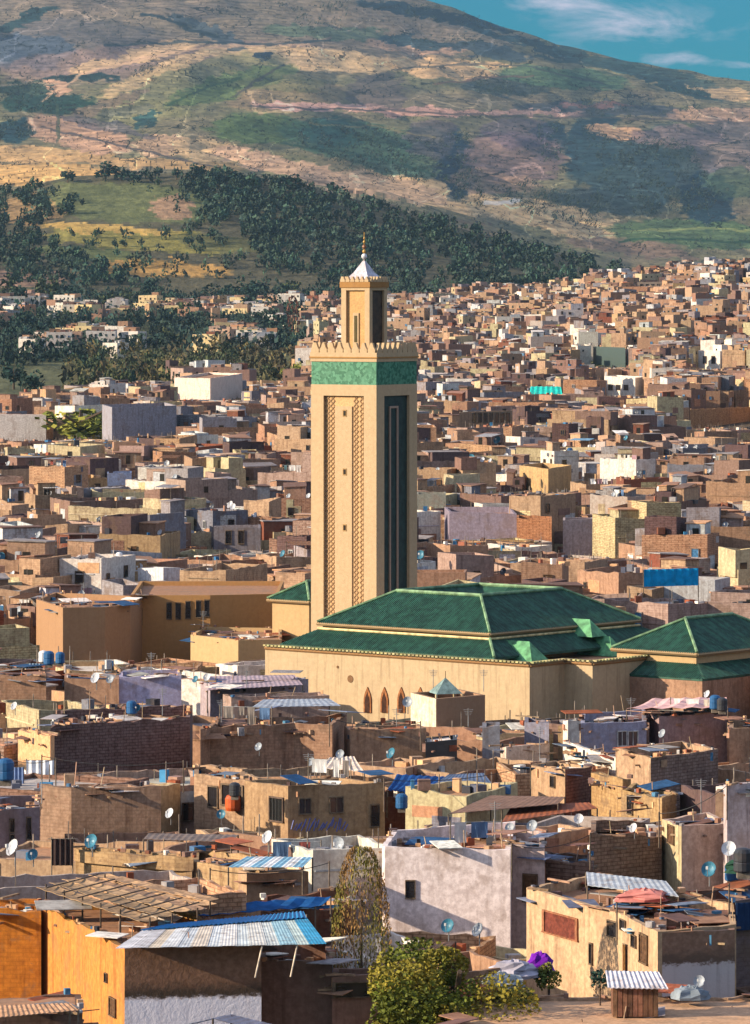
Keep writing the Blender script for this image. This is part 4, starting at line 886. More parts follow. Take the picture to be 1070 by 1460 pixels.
hand('scrawl_house', 'tan house with two windows and a faded blue scrawl along its front', [(349, 1112), (411, 1120), (549, 1116)], 7.6, 'plaster', lin((204, 158, 110)), vis=1190, jit=.05,
     wins=[(0, 386, 1138, 404, 1170, 'bars'), (1, 427, 1139, 443, 1160, 'cross'), (1, 471, 1137, 489, 1158, 'cross'), (1, 529, 1148, 541, 1178)])
hand('balcony_house', 'tan house with an open loggia and an orange drum left of the blue scrawl', [(277, 1104), (350, 1112)], 7.4, 'rough_plaster', TAN, 6, vis=1170, wins=[(0, 298, 1122, 311, 1150), (0, 318, 1120, 346, 1148)])
hand('wide_brown_house', 'wide brown house with sunlit corner block below the dark brick house', [(58, 1118), (102, 1122), (230, 1121)], 7.7, 'rough_plaster', lin((190, 146, 112)), vis=1195, jit=.06)
hand('shaded_house', 'dark shaded house with two narrow windows at the left edge', [(-40, 1156), (57, 1150)], 7.4, 'plaster', lin((168, 140, 132)), 7, vis=1210, wins=[(0, 14, 1168, 20, 1186), (0, 14, 1190, 20, 1208), (0, 38, 1166, 44, 1196)])
hand('corner_loft_house', 'house with sunlit left side and pink shaded front at the right edge', [(944, 1166), (972, 1178), (1040, 1172)], 7.9, 'whitewash', lin((206, 178, 160)), vis=1262, tints={0: ('plaster', lin((236, 206, 150)))}, wins=[(0, 954, 1178, 962, 1202, 'brown')])  # left face painted warm cream for sunlight, unlike the pink front
hand('lilac_tower_house', 'tall lilac pink blank house rising at the right edge', [(1032, 1116), (1037, 1120), (1110, 1114)], 10.4, 'whitewash', lin((204, 186, 184)), vis=1262)
hand('dark_ruin_house', 'dark brown house with ragged top between the white washed and pink houses', [(842, 1196), (944, 1186)], 7.2, 'brick_wall', lin((176, 138, 108)), 7, vis=1250, jit=.35)
hand('whitewashed_house', 'big whitewashed house with one small window and peeling walls', [(545, 1206), (549, 1208), (728, 1210)], 8.2, 'whitewash', lin((250, 232, 226)), vis=1342, jit=.08, back=[(735, 1172), (560, 1182)],
     wins=[(1, 579, 1256, 592, 1280)])
hand('whitewashed_annex', 'narrow pinkish annex with a small brown window right of the whitewashed house', [(728, 1206), (777, 1209)], 8.0, 'whitewash', lin((214, 190, 180)), 8, vis=1345, wins=[(0, 747, 1248, 766, 1284, 'brown')])
hand('mud_wall_house', 'low sunlit mud wall house with a long plain parapet at lower left', [(108, 1208), (190, 1214), (274, 1222)], 7.0, 'rough_plaster', lin((212, 166, 112)), depth=8, vis=1250)
hand('mud_wall_house', 'sunlit mud coloured low wall behind the grey shed roof', [(276, 1226), (370, 1244)], 6.8, 'rough_plaster', lin((216, 170, 116)), 7, vis=1262)
hand('striped_roof_house', 'small tan house under the round pale blue sheet roof', [(340, 1242), (352, 1246), (440, 1242)], 6.8, 'plaster', TAN, vis=1265)
hand('red_wall_house', 'low dark red brown wall left of the bare brown poplar', [(372, 1300), (500, 1292)], 6.4, 'rough_plaster', lin((140, 84, 56)), 7, vis=1340)
hand('brick_strip_house', 'brown brick house with shaded front between the annex and the dark ruin', [(778, 1226), (846, 1232)], 7.0, 'brick_wall', lin((150, 116, 96)), 5, vis=1270)
hand('yellow_house', 'yellow sunlit house with red shuttered window and long parapet at lower right', [(751, 1266), (880, 1300), (938, 1328)], 7.6, 'plaster', lin((240, 190, 138)), back=[(1050, 1318), (1046, 1288), (850, 1245)], vis=1420, par=.6, jit=.05,
     wins=[(0, 778, 1305, 822, 1334, 'red'), (0, 868, 1314, 881, 1335), (1, 886, 1312, 893, 1326), (0, 842, 1346, 846, 1374), (1, 902, 1334, 908, 1350), (1, 914, 1334, 924, 1372, 'brown')])
hand('stained_house', 'house with a stained brown and mauve shaded front right of the yellow house', [(941, 1329), (1048, 1325)], 7.55, 'brown_lower_mauve', lin((150, 116, 96)), 6, vis=1425)
hand('balcony_edge_house', 'dark fronted house with a navy balcony sheet at the right edge', [(1049, 1284), (1110, 1280)], 8.2, 'rough_plaster', lin((150, 120, 108)), 8, vis=1400)
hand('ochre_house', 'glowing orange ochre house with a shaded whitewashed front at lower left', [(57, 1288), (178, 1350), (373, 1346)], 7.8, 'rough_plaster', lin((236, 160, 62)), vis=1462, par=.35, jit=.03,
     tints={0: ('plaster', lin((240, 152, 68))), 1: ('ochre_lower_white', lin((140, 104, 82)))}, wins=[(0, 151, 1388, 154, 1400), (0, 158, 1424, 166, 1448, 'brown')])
hand('orange_wall_house', 'shaded deep orange wall at the lower left corner of the town', [(-60, 1296), (59, 1297)], 7.7, 'rough_plaster', lin((236, 140, 44)), 4.5, vis=1440)
hand('back_lane_house', 'low brown house with a wide dark opening beside the green yellow tree', [(370, 1371), (474, 1372)], 6.6, 'plaster', lin((168, 122, 96)), 6, vis=1460)
hand('lane_wall', 'low brown wall with a dark wide opening near the foot of the poplar', [(474, 1392), (560, 1390)], 6.1, 'plaster', lin((168, 122, 96)), 3, vis=1460, cat='wall', wins=[(0, 478, 1401, 539, 1421)])
hand('front_terrace', 'sunlit pinkish tan flat terrace along the bottom right edge', [(640, 1490), (1120, 1490)], 5.6, 'plaster', TAN, 13.5, vis=1470, par=.12, rt=lin((222, 176, 136)), cat='terrace')
hand('front_shed_terrace', 'low brown planked terrace in the lower left corner', [(-40, 1450), (118, 1446)], 6.2, 'rough_plaster', lin((150, 110, 86)), 6, vis=1475, par=.1, rt=lin((190, 140, 104)), cat='terrace')
# mid distance landmarks
hand('apartment_row', 'long pale apartment row behind the trees at the far left', [(40, 499), (104, 498)], 9, 'whitewash', lin((226, 210, 204)), 14, vis=540, wins=[(0, 48 + 9 * k, 505, 52 + 9 * k, 511) for k in range(6)])
hand('lilac_slab_house', 'broad plain lilac grey house with sunlit left slope', [(146, 576), (160, 580), (252, 578)], 14, 'plaster', lin((186, 172, 168)), vis=622)
hand('cream_block_house', 'pale cream block house above the lilac slab', [(249, 538), (300, 540), (346, 532)], 14, 'whitewash', lin((232, 208, 190)), vis=570)
hand('white_gable_house', 'white plain house at the left edge beside the round yellow green tree', [(-30, 592), (66, 592)], 10, 'whitewash', lin((226, 214, 204)), 10, vis=630)
hand('three_window_house', 'white house with three dark windows facing front on the right slope', [(862, 536), (906, 538), (922, 537)], 12.9, 'whitewash', WHT, vis=566, wins=[(0, 868, 549, 874, 556), (0, 879, 549, 885, 556), (0, 890, 549, 896, 556)])
hand('two_window_house', 'small white house with arched dark windows high on the right slope', [(996, 500), (1027, 501), (1032, 500)], 19.7, 'whitewash', WHT, vis=527, wins=[(0, 1003, 508, 1008, 518), (0, 1015, 508, 1020, 518)])
hand('long_mauve_house', 'long mauve fronted house with a bright left end right of the minaret', [(634, 722), (641, 730), (737, 731)], 9, 'plaster', lin((170, 148, 152)), vis=772)
hand('orange_brick_house', 'orange brown brick house joined to the long mauve house', [(737, 738), (787, 739)], 8.6, 'brick_wall', lin((200, 136, 92)), 6, vis=768)
hand('mauve_slab_house', 'tall narrow mauve house with a white corner in the middle right', [(803, 741), (846, 740)], 9, 'whitewash', lin((180, 164, 160)), 5, vis=795)
hand('tan_wall_house', 'wide sunlit tan brick house at the right edge', [(984, 584), (1080, 581)], 9.5, 'brick_wall', lin((224, 170, 116)), 8, vis=612)
hand('tan_cube_house', 'plain tan cube house with pale left half right of the minaret', [(741, 664), (782, 668), (815, 664)], 10, 'plaster', lin((226, 178, 116)), vis=702)
hand('colonnade_house', 'low tan house with a row of dark openings right of the minaret', [(655, 588), (732, 586)], 12, 'plaster', lin((190, 150, 110)), 7, vis=606, wins=[(0, 674 + k * 8, 589, 679 + k * 8, 602) for k in range(7)])
hand('hill_tower_house', 'tan tower house at the top right corner of the town', [(1052, 396), (1060, 397), (1090, 396)], 48, 'plaster', lin((220, 180, 120)), vis=404, depth=12)
hand('hill_block_house', 'pale block with rows of windows on the skyline of the town', [(909, 402), (944, 402)], 45.5, 'plaster', lin((200, 170, 140)), 12, vis=408, wins=[(0, 913 + k * 8, 405, 917 + k * 8, 409) for k in range(4)])
hand('striped_hall', 'dark green and grey striped shed on the right slope', [(846, 494), (892, 496)], 19.9, 'paint', lin((70, 84, 80)), 9, vis=525)
hand('grey_green_house', 'pale grey green wall close to the right side of the minaret', [(594, 704), (636, 704)], 9, 'whitewash', lin((160, 160, 144)), 6, vis=725)
hand('pale_blue_house', 'pale blue white wall among brown houses at mid left', [(153, 674), (188, 673)], 9.5, 'whitewash', lin((196, 204, 226)), 5, vis=694)
hand('ribbed_house', 'grey house with ribbed curved front left of the minaret', [(305, 752), (372, 752)], 8.6, 'plaster', lin((160, 144, 138)), 6, vis=786, wins=[(0, 272 + 50, 757, 276 + 54, 775), (0, 340, 757, 348, 775)])
# ------------------------------------------------------------------ the rest of the old town
SKYL = np.full(1300, 1600.0)      # lowest picture row not yet covered, per column (front to back)
rg = random.Random(21)
def cover(poly, z):
    xs = [topx(p[0], p[1]) for p in poly]; D = min(p[1] for p in poly)
    return int(max(0, min(xs) + 100)), int(min(1299, max(xs) + 100)), topy(z, sum(p[1] for p in poly) / len(poly) if z < 39 else D)
hand_boxes = []
for _x, _d, _r, _v in ((-70.5, 1075, 9, 628), (30.7, 467, 3.2, 838), (49.5, 1300, 5, 562), (3.0, 211.5, 3.2, 1478), (-.7, 226, 1.6, 1372)): SKY.append(([(_x - _r, _d - _r), (_x + _r, _d - _r), (_x + _r, _d + _r), (_x - _r, _d + _r)], 2, _v))
for poly, z, vis in SKY:
    a, b_, y = cover(poly, z); D = min(p[1] for p in poly); hand_boxes.append((a - 100, b_ - 100, D, max(p[1] for p in poly), y, vis, poly))
def overlaps(x, d, r):
    for a, b_, D0, D1, y, vis, poly in hand_boxes:
        if D0 - r < d < D1 + r:
            if inpoly(x, d, poly): return True
            for i in range(len(poly)):
                p, q = Vector(poly[i]), Vector(poly[(i + 1) % len(poly)]); e = q - p
                t = max(0, min(1, (Vector((x, d)) - p).dot(e) / max(e.length_squared, 1e-6)))
                if (p + e * t - Vector((x, d))).length < r: return True
    return False
specs = []
def front_depth(poly, x, d):
    best = None
    for i in range(len(poly)):
        ax, ay = poly[i]; bx, by = poly[(i + 1) % len(poly)]; k = x / d; den = (bx - ax) - k * (by - ay)
        if abs(den) < 1e-9: continue
        t = (k * ay - ax) / den
        if 0 <= t <= 1:
            y_ = ay + t * (by - ay); best = y_ if best is None else min(best, y_)
    return best if best is not None else min(p[1] for p in poly)
D = 203.0
PAL = [(TAN, 7, 'sunlit tan'), (TAN2, 5, 'tan brown'), (BROWN, 3, 'brown'), (DKB, 1.2, 'dark brown'), (MAUVE, 1.2, 'mauve grey'), (WHT, 3.0, 'whitewashed'), (PINK, 1.8, 'pinkish'), (GREY, 1.0, 'grey'), (OCH, .7, 'ochre'), (CREAM, 3.4, 'cream'), (RED, .4, 'red brown')]
PW_ = [p[1] for p in PAL]
while D < 2650:
    k = 1.0 if D < 700 else (1.15 if D < 1300 else 1.3)
    x = -(CX + 110) / F * D + rg.uniform(0, 6)
    xmax = (1180 - CX) / F * D
    while x < xmax:
        w_ = rg.choice([4, 5, 5, 6, 7, 8, 9, 11, 13]) * rg.uniform(.85, 1.15); dpt = rg.uniform(5, 10)
        xx, dd = x + w_ / 2, D + rg.uniform(-3, 3); px = topx(xx, dd)
        x += w_ + (rg.uniform(0.3, 1.2) if rg.random() < .8 else rg.uniform(2, 4))
        # where the town ends
        if px < 440:
            lim = 1500 - max(0, 200 - px) * 1.6 + (180 if 250 < px < 350 else 0)
            if dd > lim:
                if not (2400 < dd < 2640 and rg.random() < .06): continue
        elif px < 640:
            if dd > 2050 and rg.random() > .45: continue
        elif px < 820 and dd > 2350 and rg.random() > .6: continue
        h = rg.choice([4.5, 5.5, 6, 6.5, 7, 7.5, 8, 9, 10.5]) + rg.uniform(-.4, .4)
        if dd > 700: h += rg.uniform(0, 2)
        z0 = tz1(xx, dd); u_ = rg.random(); yaw = rad(rg.gauss(19, 9) if u_ < .42 else rg.gauss(-28, 10) if u_ < .8 else rg.uniform(-45, 45))
        r = max(w_, dpt) * .5
        if overlaps(xx, dd, r * .80): 
            w_ *= .55; dpt *= .55
            if overlaps(xx, dd, max(w_, dpt) * .55): continue
        # do not hide the hand placed landmarks behind
        x0, x1 = topx(xx - r, dd), topx(xx + r, dd); lowered = None; nearcap = False
        for a, b_, D0, D1, yt, vis, poly in hand_boxes:
            if D1 > dd and a < x1 and b_ > x0 and max(front_depth(poly, xx, dd), front_depth(poly, xx - r * .8, dd), front_depth(poly, xx + r * .8, dd)) > dd:
                hm_ = CH - (vis - HY) * dd / F - z0
                if h > hm_ - 3.4: nearcap = True
                if h > hm_: lowered = hm_ if lowered is None else min(lowered, hm_)
        if lowered is not None:
            h = lowered - rg.uniform(0, .5)
            if h < 2.2 or dd < 216: continue
        u = rg.choices(PAL, PW_)[0]
        if dd < 420 and u[2] in ('dark brown', 'brown') and rg.random() < .5: u = PAL[0]
        mat = 'whitewash' if u[0] in (WHT, MAUVE) else rg.choice(['plaster', 'plaster', 'rough_plaster', 'rough_plaster', 'brick_wall'])
        specs.append(dict(low=nearcap, x=xx, y=dd, z=z0, w=w_, d=dpt, h=h, yaw=yaw, c=var(u[0], .12, rg), mat=mat, cn=u[2], seed=rg.random()))
    D += 7.0 if D < 900 else 8.5 if D < 1500 else 11
# villas among the trees at the far left
for i in range(60):
    px = rg.uniform(-20, 430); dd = rg.uniform(2550, 2720) if px < 400 else 2700
    xx = (px - CX) / F * dd; specs.append(dict(x=xx, y=dd, z=tz1(xx, dd), w=rg.uniform(8, 16), d=10, h=rg.uniform(7, 11), yaw=rad(rg.uniform(-30, 10)), c=var(rg.choice([WHT, WHT, CREAM, PINK]), .1, rg), mat='whitewash', cn='pale', seed=rg.random(), villa=1))
for i in range(26):
    px = rg.choice([rg.uniform(40, 200), rg.uniform(290, 400)]); dd = rg.uniform(2120, 2300)
    xx = (px - CX) / F * dd; specs.append(dict(x=xx, y=dd, z=tz1(xx, dd), w=rg.uniform(8, 16), d=10, h=rg.uniform(6, 10), yaw=rad(rg.uniform(-30, 10)), c=var(rg.choice([WHT, WHT, CREAM, PINK]), .1, rg), mat='whitewash', cn='pale', seed=rg.random(), villa=1))
def corners(s, k=1.0, dx=0, dy=0, w=None, d=None):
    cs, sn = math.cos(s['yaw']), math.sin(s['yaw']); w = (w or s['w']) * k / 2; d = (d or s['d']) * k / 2
    return [(s['x'] + (a + dx) * cs - (b_ + dy) * sn, s['y'] + (a + dx) * sn + (b_ + dy) * cs) for a, b_ in ((-w, -d), (w, -d), (w, d), (-w, d))]
allb = [('h', hb_[2], hb_) for hb_ in hand_boxes] + [('s', s['y'] - s['d'] / 2, s) for s in specs]
allb.sort(key=lambda t: t[1])
for kd, _, s in allb:
    if kd == 'h': a, b_, y = s[0] + 100, s[1] + 100, s[4]; a = max(0, a); b_ = min(1299, b_)
    else:
        a, b_, y = cover(corners(s), s['z'] + s['h'])
    seg = SKYL[max(0, a):max(0, b_) + 1]
    if kd == 's':
        vis_ = np.maximum(0, np.minimum(seg, 1470) - y); i0 = max(0, a)
        inframe = np.array([(100 <= i0 + q <= 1170) for q in range(len(seg))]) if len(seg) else np.array([])
        s['area'] = float((vis_ * inframe).sum()) if len(seg) else 0; s['vis'] = float(vis_.max()) if len(seg) else 0; s['ytop'] = y
    seg[:] = np.minimum(seg, y)
order = sorted([s for s in specs if s['area'] > 0 and s['vis'] >= 3], key=lambda s: -s['area'])
NI = 300 - 62
single = order[:NI]; sid = set(id(s) for s in single)
def emit(s, wb, rb, newroom, cb, winf, near):
    """one terrace house; xb collects rooms on the roof, winf(pos, phi, w, h, kind) places a window"""
    r = random.Random(s['seed']); pl = corners(s); z1 = s['z'] + s['h']; j = .22 if near else .3
    par = min(r.choice([.5, .8, 1.1]), s['h'] * .3)
    rt = var(r.choice([TAN2, TAN, GREY, BROWN, WHT, PINK]), .2, r); s['rt'] = rt
    walls(wb, rb, pl, s['z'] - 3, z1, s['mat'], s['c'], 'terrace', tuple(q * .85 for q in rt), par, .25, [r.uniform(-j, j) for _ in pl], rag=.14 if s['y'] < 750 and near else 0)
    s['zr'] = z1 - par; feats = []
    nroom = r.choice([0, 1, 1, 1, 2]) if s['w'] > 6 else r.choice([0, 0, 1])
    if s.get('low'): nroom = 0
    for k in range(nroom):
        xb = newroom()
        rw, rd, rh = r.uniform(.25, .5) * s['w'], r.uniform(.3, .55) * s['d'], r.uniform(1.7, 2.9)
        dx = r.uniform(-1, 1) * (s['w'] - rw - .8) / 2; dy = r.uniform(-.3, 1) * (s['d'] - rd - .8) / 2
        cc_ = corners(s, 1, dx, dy, rw, rd); tt = s['c'] if r.random() < .4 else var(r.choice([TAN, TAN2, BROWN, WHT, PINK, RED, MAUVE]), .15, r)
        t2 = [z1 - par + rh + r.uniform(-.15, .15) for _ in cc_]; sl = r.random() < .25
        if sl: t2[0] -= .5; t2[1] -= .5
        zb = z1 - par
        for q in range(4):
            q2 = (q + 1) % 4; xb.face([(*cc_[q], zb), (*cc_[q2], zb), (*cc_[q2], t2[q2]), (*cc_[q], t2[q])], r.choice(['plaster', 'rough_plaster']), tt)
        ov = corners(s, 1, dx, dy, rw + .3, rd + .3); mt, mc = r.choice([('metal_sheet', lin((150, 140, 136))), ('terrace', rt), ('terrace', rt), ('metal_sheet', lin((120, 90, 76)))])
        xb.slab([(*ov[q], t2[q] + .1) for q in range(4)], .12, mt, mc); feats.append('rooftop room')
        mx, my = (cc_[0][0] + cc_[1][0]) / 2, (cc_[0][1] + cc_[1][1]) / 2
        if r.random() < .6 and rw > 1.8:
            xb.box((mx + math.sin(s['yaw']) * .02, my - math.cos(s['yaw']) * .02, zb + .95), (.8, .08, 1.7), 'glass', (.03, .025, .02), s['yaw'])
    # small stuff that clutters every terrace
    xb = cb
    if not s.get('low') and r.random() < .55 and s['w'] > 4.5:      # a taller or lower wing with its own parapet
        ww, wd = s['w'] * r.uniform(.35, .6), s['d'] * r.uniform(.5, .9); dx = (s['w'] - ww) / 2 * r.choice([-1, 1]) + r.choice([-.25, .25]); dy = r.uniform(-.35, .3) * (s['d'] - wd) - (.35 if r.random() < .5 else 0)
        tt = s['c'] if r.random() < .35 else var(r.choice([TAN, TAN2, BROWN, PINK, WHT, DKB, MAUVE]), .15, r)
        wp_ = corners(s, 1, dx, dy, ww, wd); wz = z1 + r.uniform(.6, 2.6)
        xw = newroom(); walls(xw, xw, wp_, z1 - par - .5, wz, r.choice(['plaster', 'rough_plaster', s['mat']]), tt, 'terrace', rt, .5, .22, [r.uniform(-j, j) for _ in wp_])
        A, B_ = Vector(wp_[0]), Vector(wp_[1])
        if r.random() < .6:
            mid_ = A.lerp(B_, r.uniform(.3, .7)); xw.box((mid_.x + math.sin(s['yaw']) * .02, mid_.y - math.cos(s['yaw']) * .02, z1 + .1), (r.uniform(.6, 1.2), .08, r.uniform(.6, 1.1)), 'glass', (.03, .025, .02), s['yaw'])
    for k in range(r.randint(6, 12)):
        dx = r.uniform(-.48, .48) * s['w']; dy = r.uniform(-.48, .4) * s['d']; c_ = corners(s, 1, dx, dy, .1, .1)[0]
        a = r.uniform(.25, .9); hh = r.uniform(.25, .9); onp = abs(dy) > .42 * s['d']
        cl_ = r.choice([WHT, GREY, DKB, BROWN, TAN, RED, (.05, .05, .06), lin((70, 130, 170)), lin((110, 110, 120)), TAN])
        if r.random() < .3: xb.box((c_[0], c_[1], s['zr'] + hh + .15), (.06, .06, 2 * hh + .3), 'wood', (.25, .2, .16), r.random())
        else: xb.box((c_[0], c_[1], (z1 if onp else s['zr']) + hh / 2), (a, a * r.uniform(.5, 1.4), hh), r.choice(['paint', 'plaster', 'cloth']), cl_, r.random() * 3)
    # windows on the sides that face this way
    nw = 0
    for q in range(4):
        A, B_ = Vector(pl[q]), Vector(pl[(q + 1) % 4]); d = (B_ - A); L = d.length; d.normalize(); n_ = Vector((d.y, -d.x))
        if n_.y > -.25 or s['h'] < 3.5: continue
        if s['y'] < 1500:        # repairs, render patches and infilled openings standing a little proud
            for k in range(r.randint(1, 3)):
                pw_, ph_ = min(L * .7, r.uniform(.8, 3.2)), min(s['h'] * .6, r.uniform(.6, 2.6)); t_ = r.uniform(pw_ / 2 + .1, max(pw_ / 2 + .11, L - pw_ / 2 - .1)); zc = z1 - .15 - ph_ / 2 - r.uniform(0, max(0, s['h'] * .7 - ph_))
                if zc - ph_ / 2 < s['z']: continue
                p = A + d * t_ + n_ * .0; wb.box((p.x, p.y, zc), (pw_, .05 + .02 * k, ph_), r.choice(['plaster', 'rough_plaster', 'whitewash', 'brick_wall']), var(r.choice([s['c'], TAN, TAN2, BROWN, CREAM, GREY, WHT]), .15, r), math.atan2(d.y, d.x))
            if r.random() < .5:
                zc = z1 - r.uniform(.9, 3); p = A + d * L / 2 + n_ * .04; wb.box((p.x, p.y, zc), (L * r.uniform(.6, .98), .12, .1), 'plaster', var(s['c'], .3, r), math.atan2(d.y, d.x))
        if n_.x > -.3 and r.random() < .12: continue
        for lev in range(2 if s['h'] > 6.5 or s.get('villa') else 1):
            m_ = int(L // r.uniform(2.6, 4.5)); 
            for w_i in range(m_):
                if r.random() < (.5 if not s.get('villa') else .15): continue
                t_ = (w_i + .5 + r.uniform(-.15, .15)) / m_ * L; zc = z1 - par - .9 - lev * 2.9 - r.uniform(0, .4)
                if zc < s['z'] + 1: continue
                p = A + d * t_; ww, hh = r.uniform(.55, 1.0), r.uniform(.75, 1.3)
                winf((p.x + n_.x * .05, p.y + n_.y * .05, zc), math.atan2(d.y, d.x), ww, hh, r.choice(['dark', 'dark', 'dark', 'cross', 'bars', 'brown', 'blue', 'white']), n_); nw += 1
    return nroom, nw
# individuals
HT = []
for s in single:
    e = empty('house', (s['x'], s['y'], s['z']), 'x', 'house', 'houses of the old town')
    wb, rb, cb = MB(), MB(), MB(); rooms = []
    near = s['y'] < 800
    def newroom(): rooms.append(MB()); return rooms[-1]
    cnt = emit(s, wb, rb, newroom, cb, (lambda pos, phi, w_, h_, kd, n_, e=e: add_window(e, pos, phi, w_, h_, kd)), near)
    wb.build('wall', e); rb.build('roof_terrace', e); [m_.build('rooftop_room', e) for m_ in rooms]; ob_ = cb.build('roof_clutter', e); ob_['kind'] = 'stuff'
    s['e'] = e; s['cnt'] = cnt
    HT.append((e, s))
# all the others, joined
wb = MB()
def boxwin(pos, phi, w_, h_, kd, n_):
    wb.box((pos[0] + n_.x * .04, pos[1] + n_.y * .04, pos[2]), (w_, .13, h_), 'glass', (.03, .025, .02), phi)
for s in specs:
    if id(s) not in sid: emit(s, wb, wb, lambda: wb, wb, boxwin, False)
o = wb.build('distant_houses'); tag(o, 'dense mass of further flat roofed houses filling the old town', None, None, 'stuff')

# ------------------------------------------------------------------ things on the roofs
DISH = empty('satellite_dish', (0, 0, 0), 'x', 'satellite dish', 'satellite dishes on the roofs')
def dish_parts(e, tintc):
    mb = MB(); n, rings = 14, 3; R_ = .40; tilt = Matrix.Rotation(rad(-62), 4, 'X')
    for side, off in ((1, 0), (-1, -.03)):
        vs = [(0, 0, off)]
        for k in range(1, rings + 1):
            r_ = R_ * k / rings
            for q in range(n): vs.append((r_ * math.cos(q * 2 * math.pi / n), r_ * 1.08 * math.sin(q * 2 * math.pi / n), off + .22 * (k / rings) ** 2))
        vs = [tuple(tilt.inverted() @ Vector(v) + Vector((0, 0, .85))) for v in vs]
        fs = [(0, 1 + q, 1 + (q + 1) % n) for q in range(n)]
        for k in range(rings - 1):
            for q in range(n): fs.append((1 + k * n + q, 1 + (k + 1) * n + q, 1 + (k + 1) * n + (q + 1) % n, 1 + k * n + (q + 1) % n))
        mb.mesh(vs, fs if side > 0 else [f[::-1] for f in fs], 'paint', tintc)
    mb.build('bowl', e, world=True)
    m2 = MB(); m2.bar((0, 0, 0), (0, 0, .85), .04, 'metal_sheet', (.2, .2, .2)); m2.build('mast', e, world=True)
    m3 = MB(); p = tilt.inverted() @ Vector((0, -.05, .5)) + Vector((0, 0, .85)); q = tilt.inverted() @ Vector((0, -.4, .15)) + Vector((0, 0, .85))
    m3.bar(q, p, .02, 'metal_sheet', (.3, .3, .3)); m3.box(p, (.12, .12, .16), 'paint', (.5, .5, .5)); m3.build('receiver_arm', e, world=True)
DISHES = {}
def dish(x, y, z, kind, desc, s_=1.0, yaw=None):
    c = {'white': lin((196, 196, 200)), 'grey': lin((150, 156, 164)), 'blue': lin((60, 118, 140)), 'dark': (.06, .07, .09)}[kind]
    if kind not in DISHES:
        e = empty('satellite_dish', (x, y, z), 'x', 'satellite dish', 'satellite dishes on the roofs'); dish_parts(e, c); DISHES[kind] = e
    else: e = copy_tree(DISHES[kind])
    e.location = (x, y, z); e.scale = (s_, s_, s_); e.rotation_euler = (0, 0, (yaw if yaw is not None else rad(rg.uniform(-60, -10))))
    THINGS.append((e, desc, topx(x, y), topy(z + .7, y))); return e
bpy.data.objects.remove(DISH)
TANK = {}
def tank(x, y, z, kind, s_=1.0):
    c = {'white': lin((220, 220, 222)), 'blue': lin((30, 84, 130)), 'black': (.03, .03, .035)}[kind]
    if kind not in TANK:
        e = empty('water_tank', (x, y, z), 'x', 'water tank', 'water tanks on the roofs'); mb = MB()
        mb.lathe((0, 0, .3), [(.42, 0), (.48, .08), (.48, .45), (.45, .5), (.48, .55), (.48, .95), (.34, 1.12), (.15, 1.18)], 'paint', c, 14); mb.build('drum', e, world=True)
        m2 = MB(); m2.box((0, 0, .15), (.62, .62, .3), 'wood', (.2, .16, .12)); m2.build('stand', e, world=True)
        TANK[kind] = e
    else: e = copy_tree(TANK[kind])
    e.location = (x, y, z); e.scale = (s_,) * 3; THINGS.append((e, {'white': 'white round water tank', 'blue': 'blue plastic drum', 'black': 'black water tank'}[kind], topx(x, y), topy(z + .6, y))); return e
def laundry(x, y, z, yaw, L, rr):
    e = empty('clothes_line', (x, y, z), 'x', 'clothes line', 'clothes lines on the roofs')
    d = Vector((math.cos(yaw), math.sin(yaw), 0)); c = Vector((x, y, z)); mb = MB()
    for s_ in (-1, 1): mb.bar(c + d * s_ * L / 2, c + d * s_ * L / 2 + Vector((0, 0, 1.9)), .04, 'wood', (.2, .16, .12))
    mb.bar(c - d * L / 2 + Vector((0, 0, 1.8)), c + d * L / 2 + Vector((0, 0, 1.8)), .012, 'wood', (.5, .5, .5)); mb.build('posts_and_line', e)
    t = -L / 2 + .25; names = []
    while t < L / 2 - .4:
        w_ = rr.uniform(.4, 1.1); hh = rr.uniform(.6, 1.3); cl = rr.choice([(.55, .53, .52), (.36, .10, .08), (.10, .17, .30), (.5, .44, .36), (.3, .18, .2), (.12, .22, .25), (.6, .58, .56), (.2, .17, .15)])
        mb = MB(); n = 5
        for k in range(n):
            a0, a1 = t + w_ * k / n, t + w_ * (k + 1) / n; f0, f1 = .05 * math.sin(k * 2.1), .05 * math.sin((k + 1) * 2.1); nv = Vector((-d.y, d.x, 0))
            p0, p1 = c + d * a0 + Vector((0, 0, 1.8)), c + d * a1 + Vector((0, 0, 1.8)); q0, q1 = p0 + nv * f0 - Vector((0, 0, hh)), p1 + nv * f1 - Vector((0, 0, hh))
            for o_ in (0, .015): mb.face([p0 + nv * o_, p1 + nv * o_, q1 + nv * o_, q0 + nv * o_] if o_ == 0 else [p1 + nv * o_, p0 + nv * o_, q0 + nv * o_, q1 + nv * o_], 'cloth', cl)
        mb.build('cloth', e); t += w_ + rr.uniform(.1, .6)
    THINGS.append((e, 'clothes line hung with washing', topx(x, y), topy(z + 1.2, y))); return e
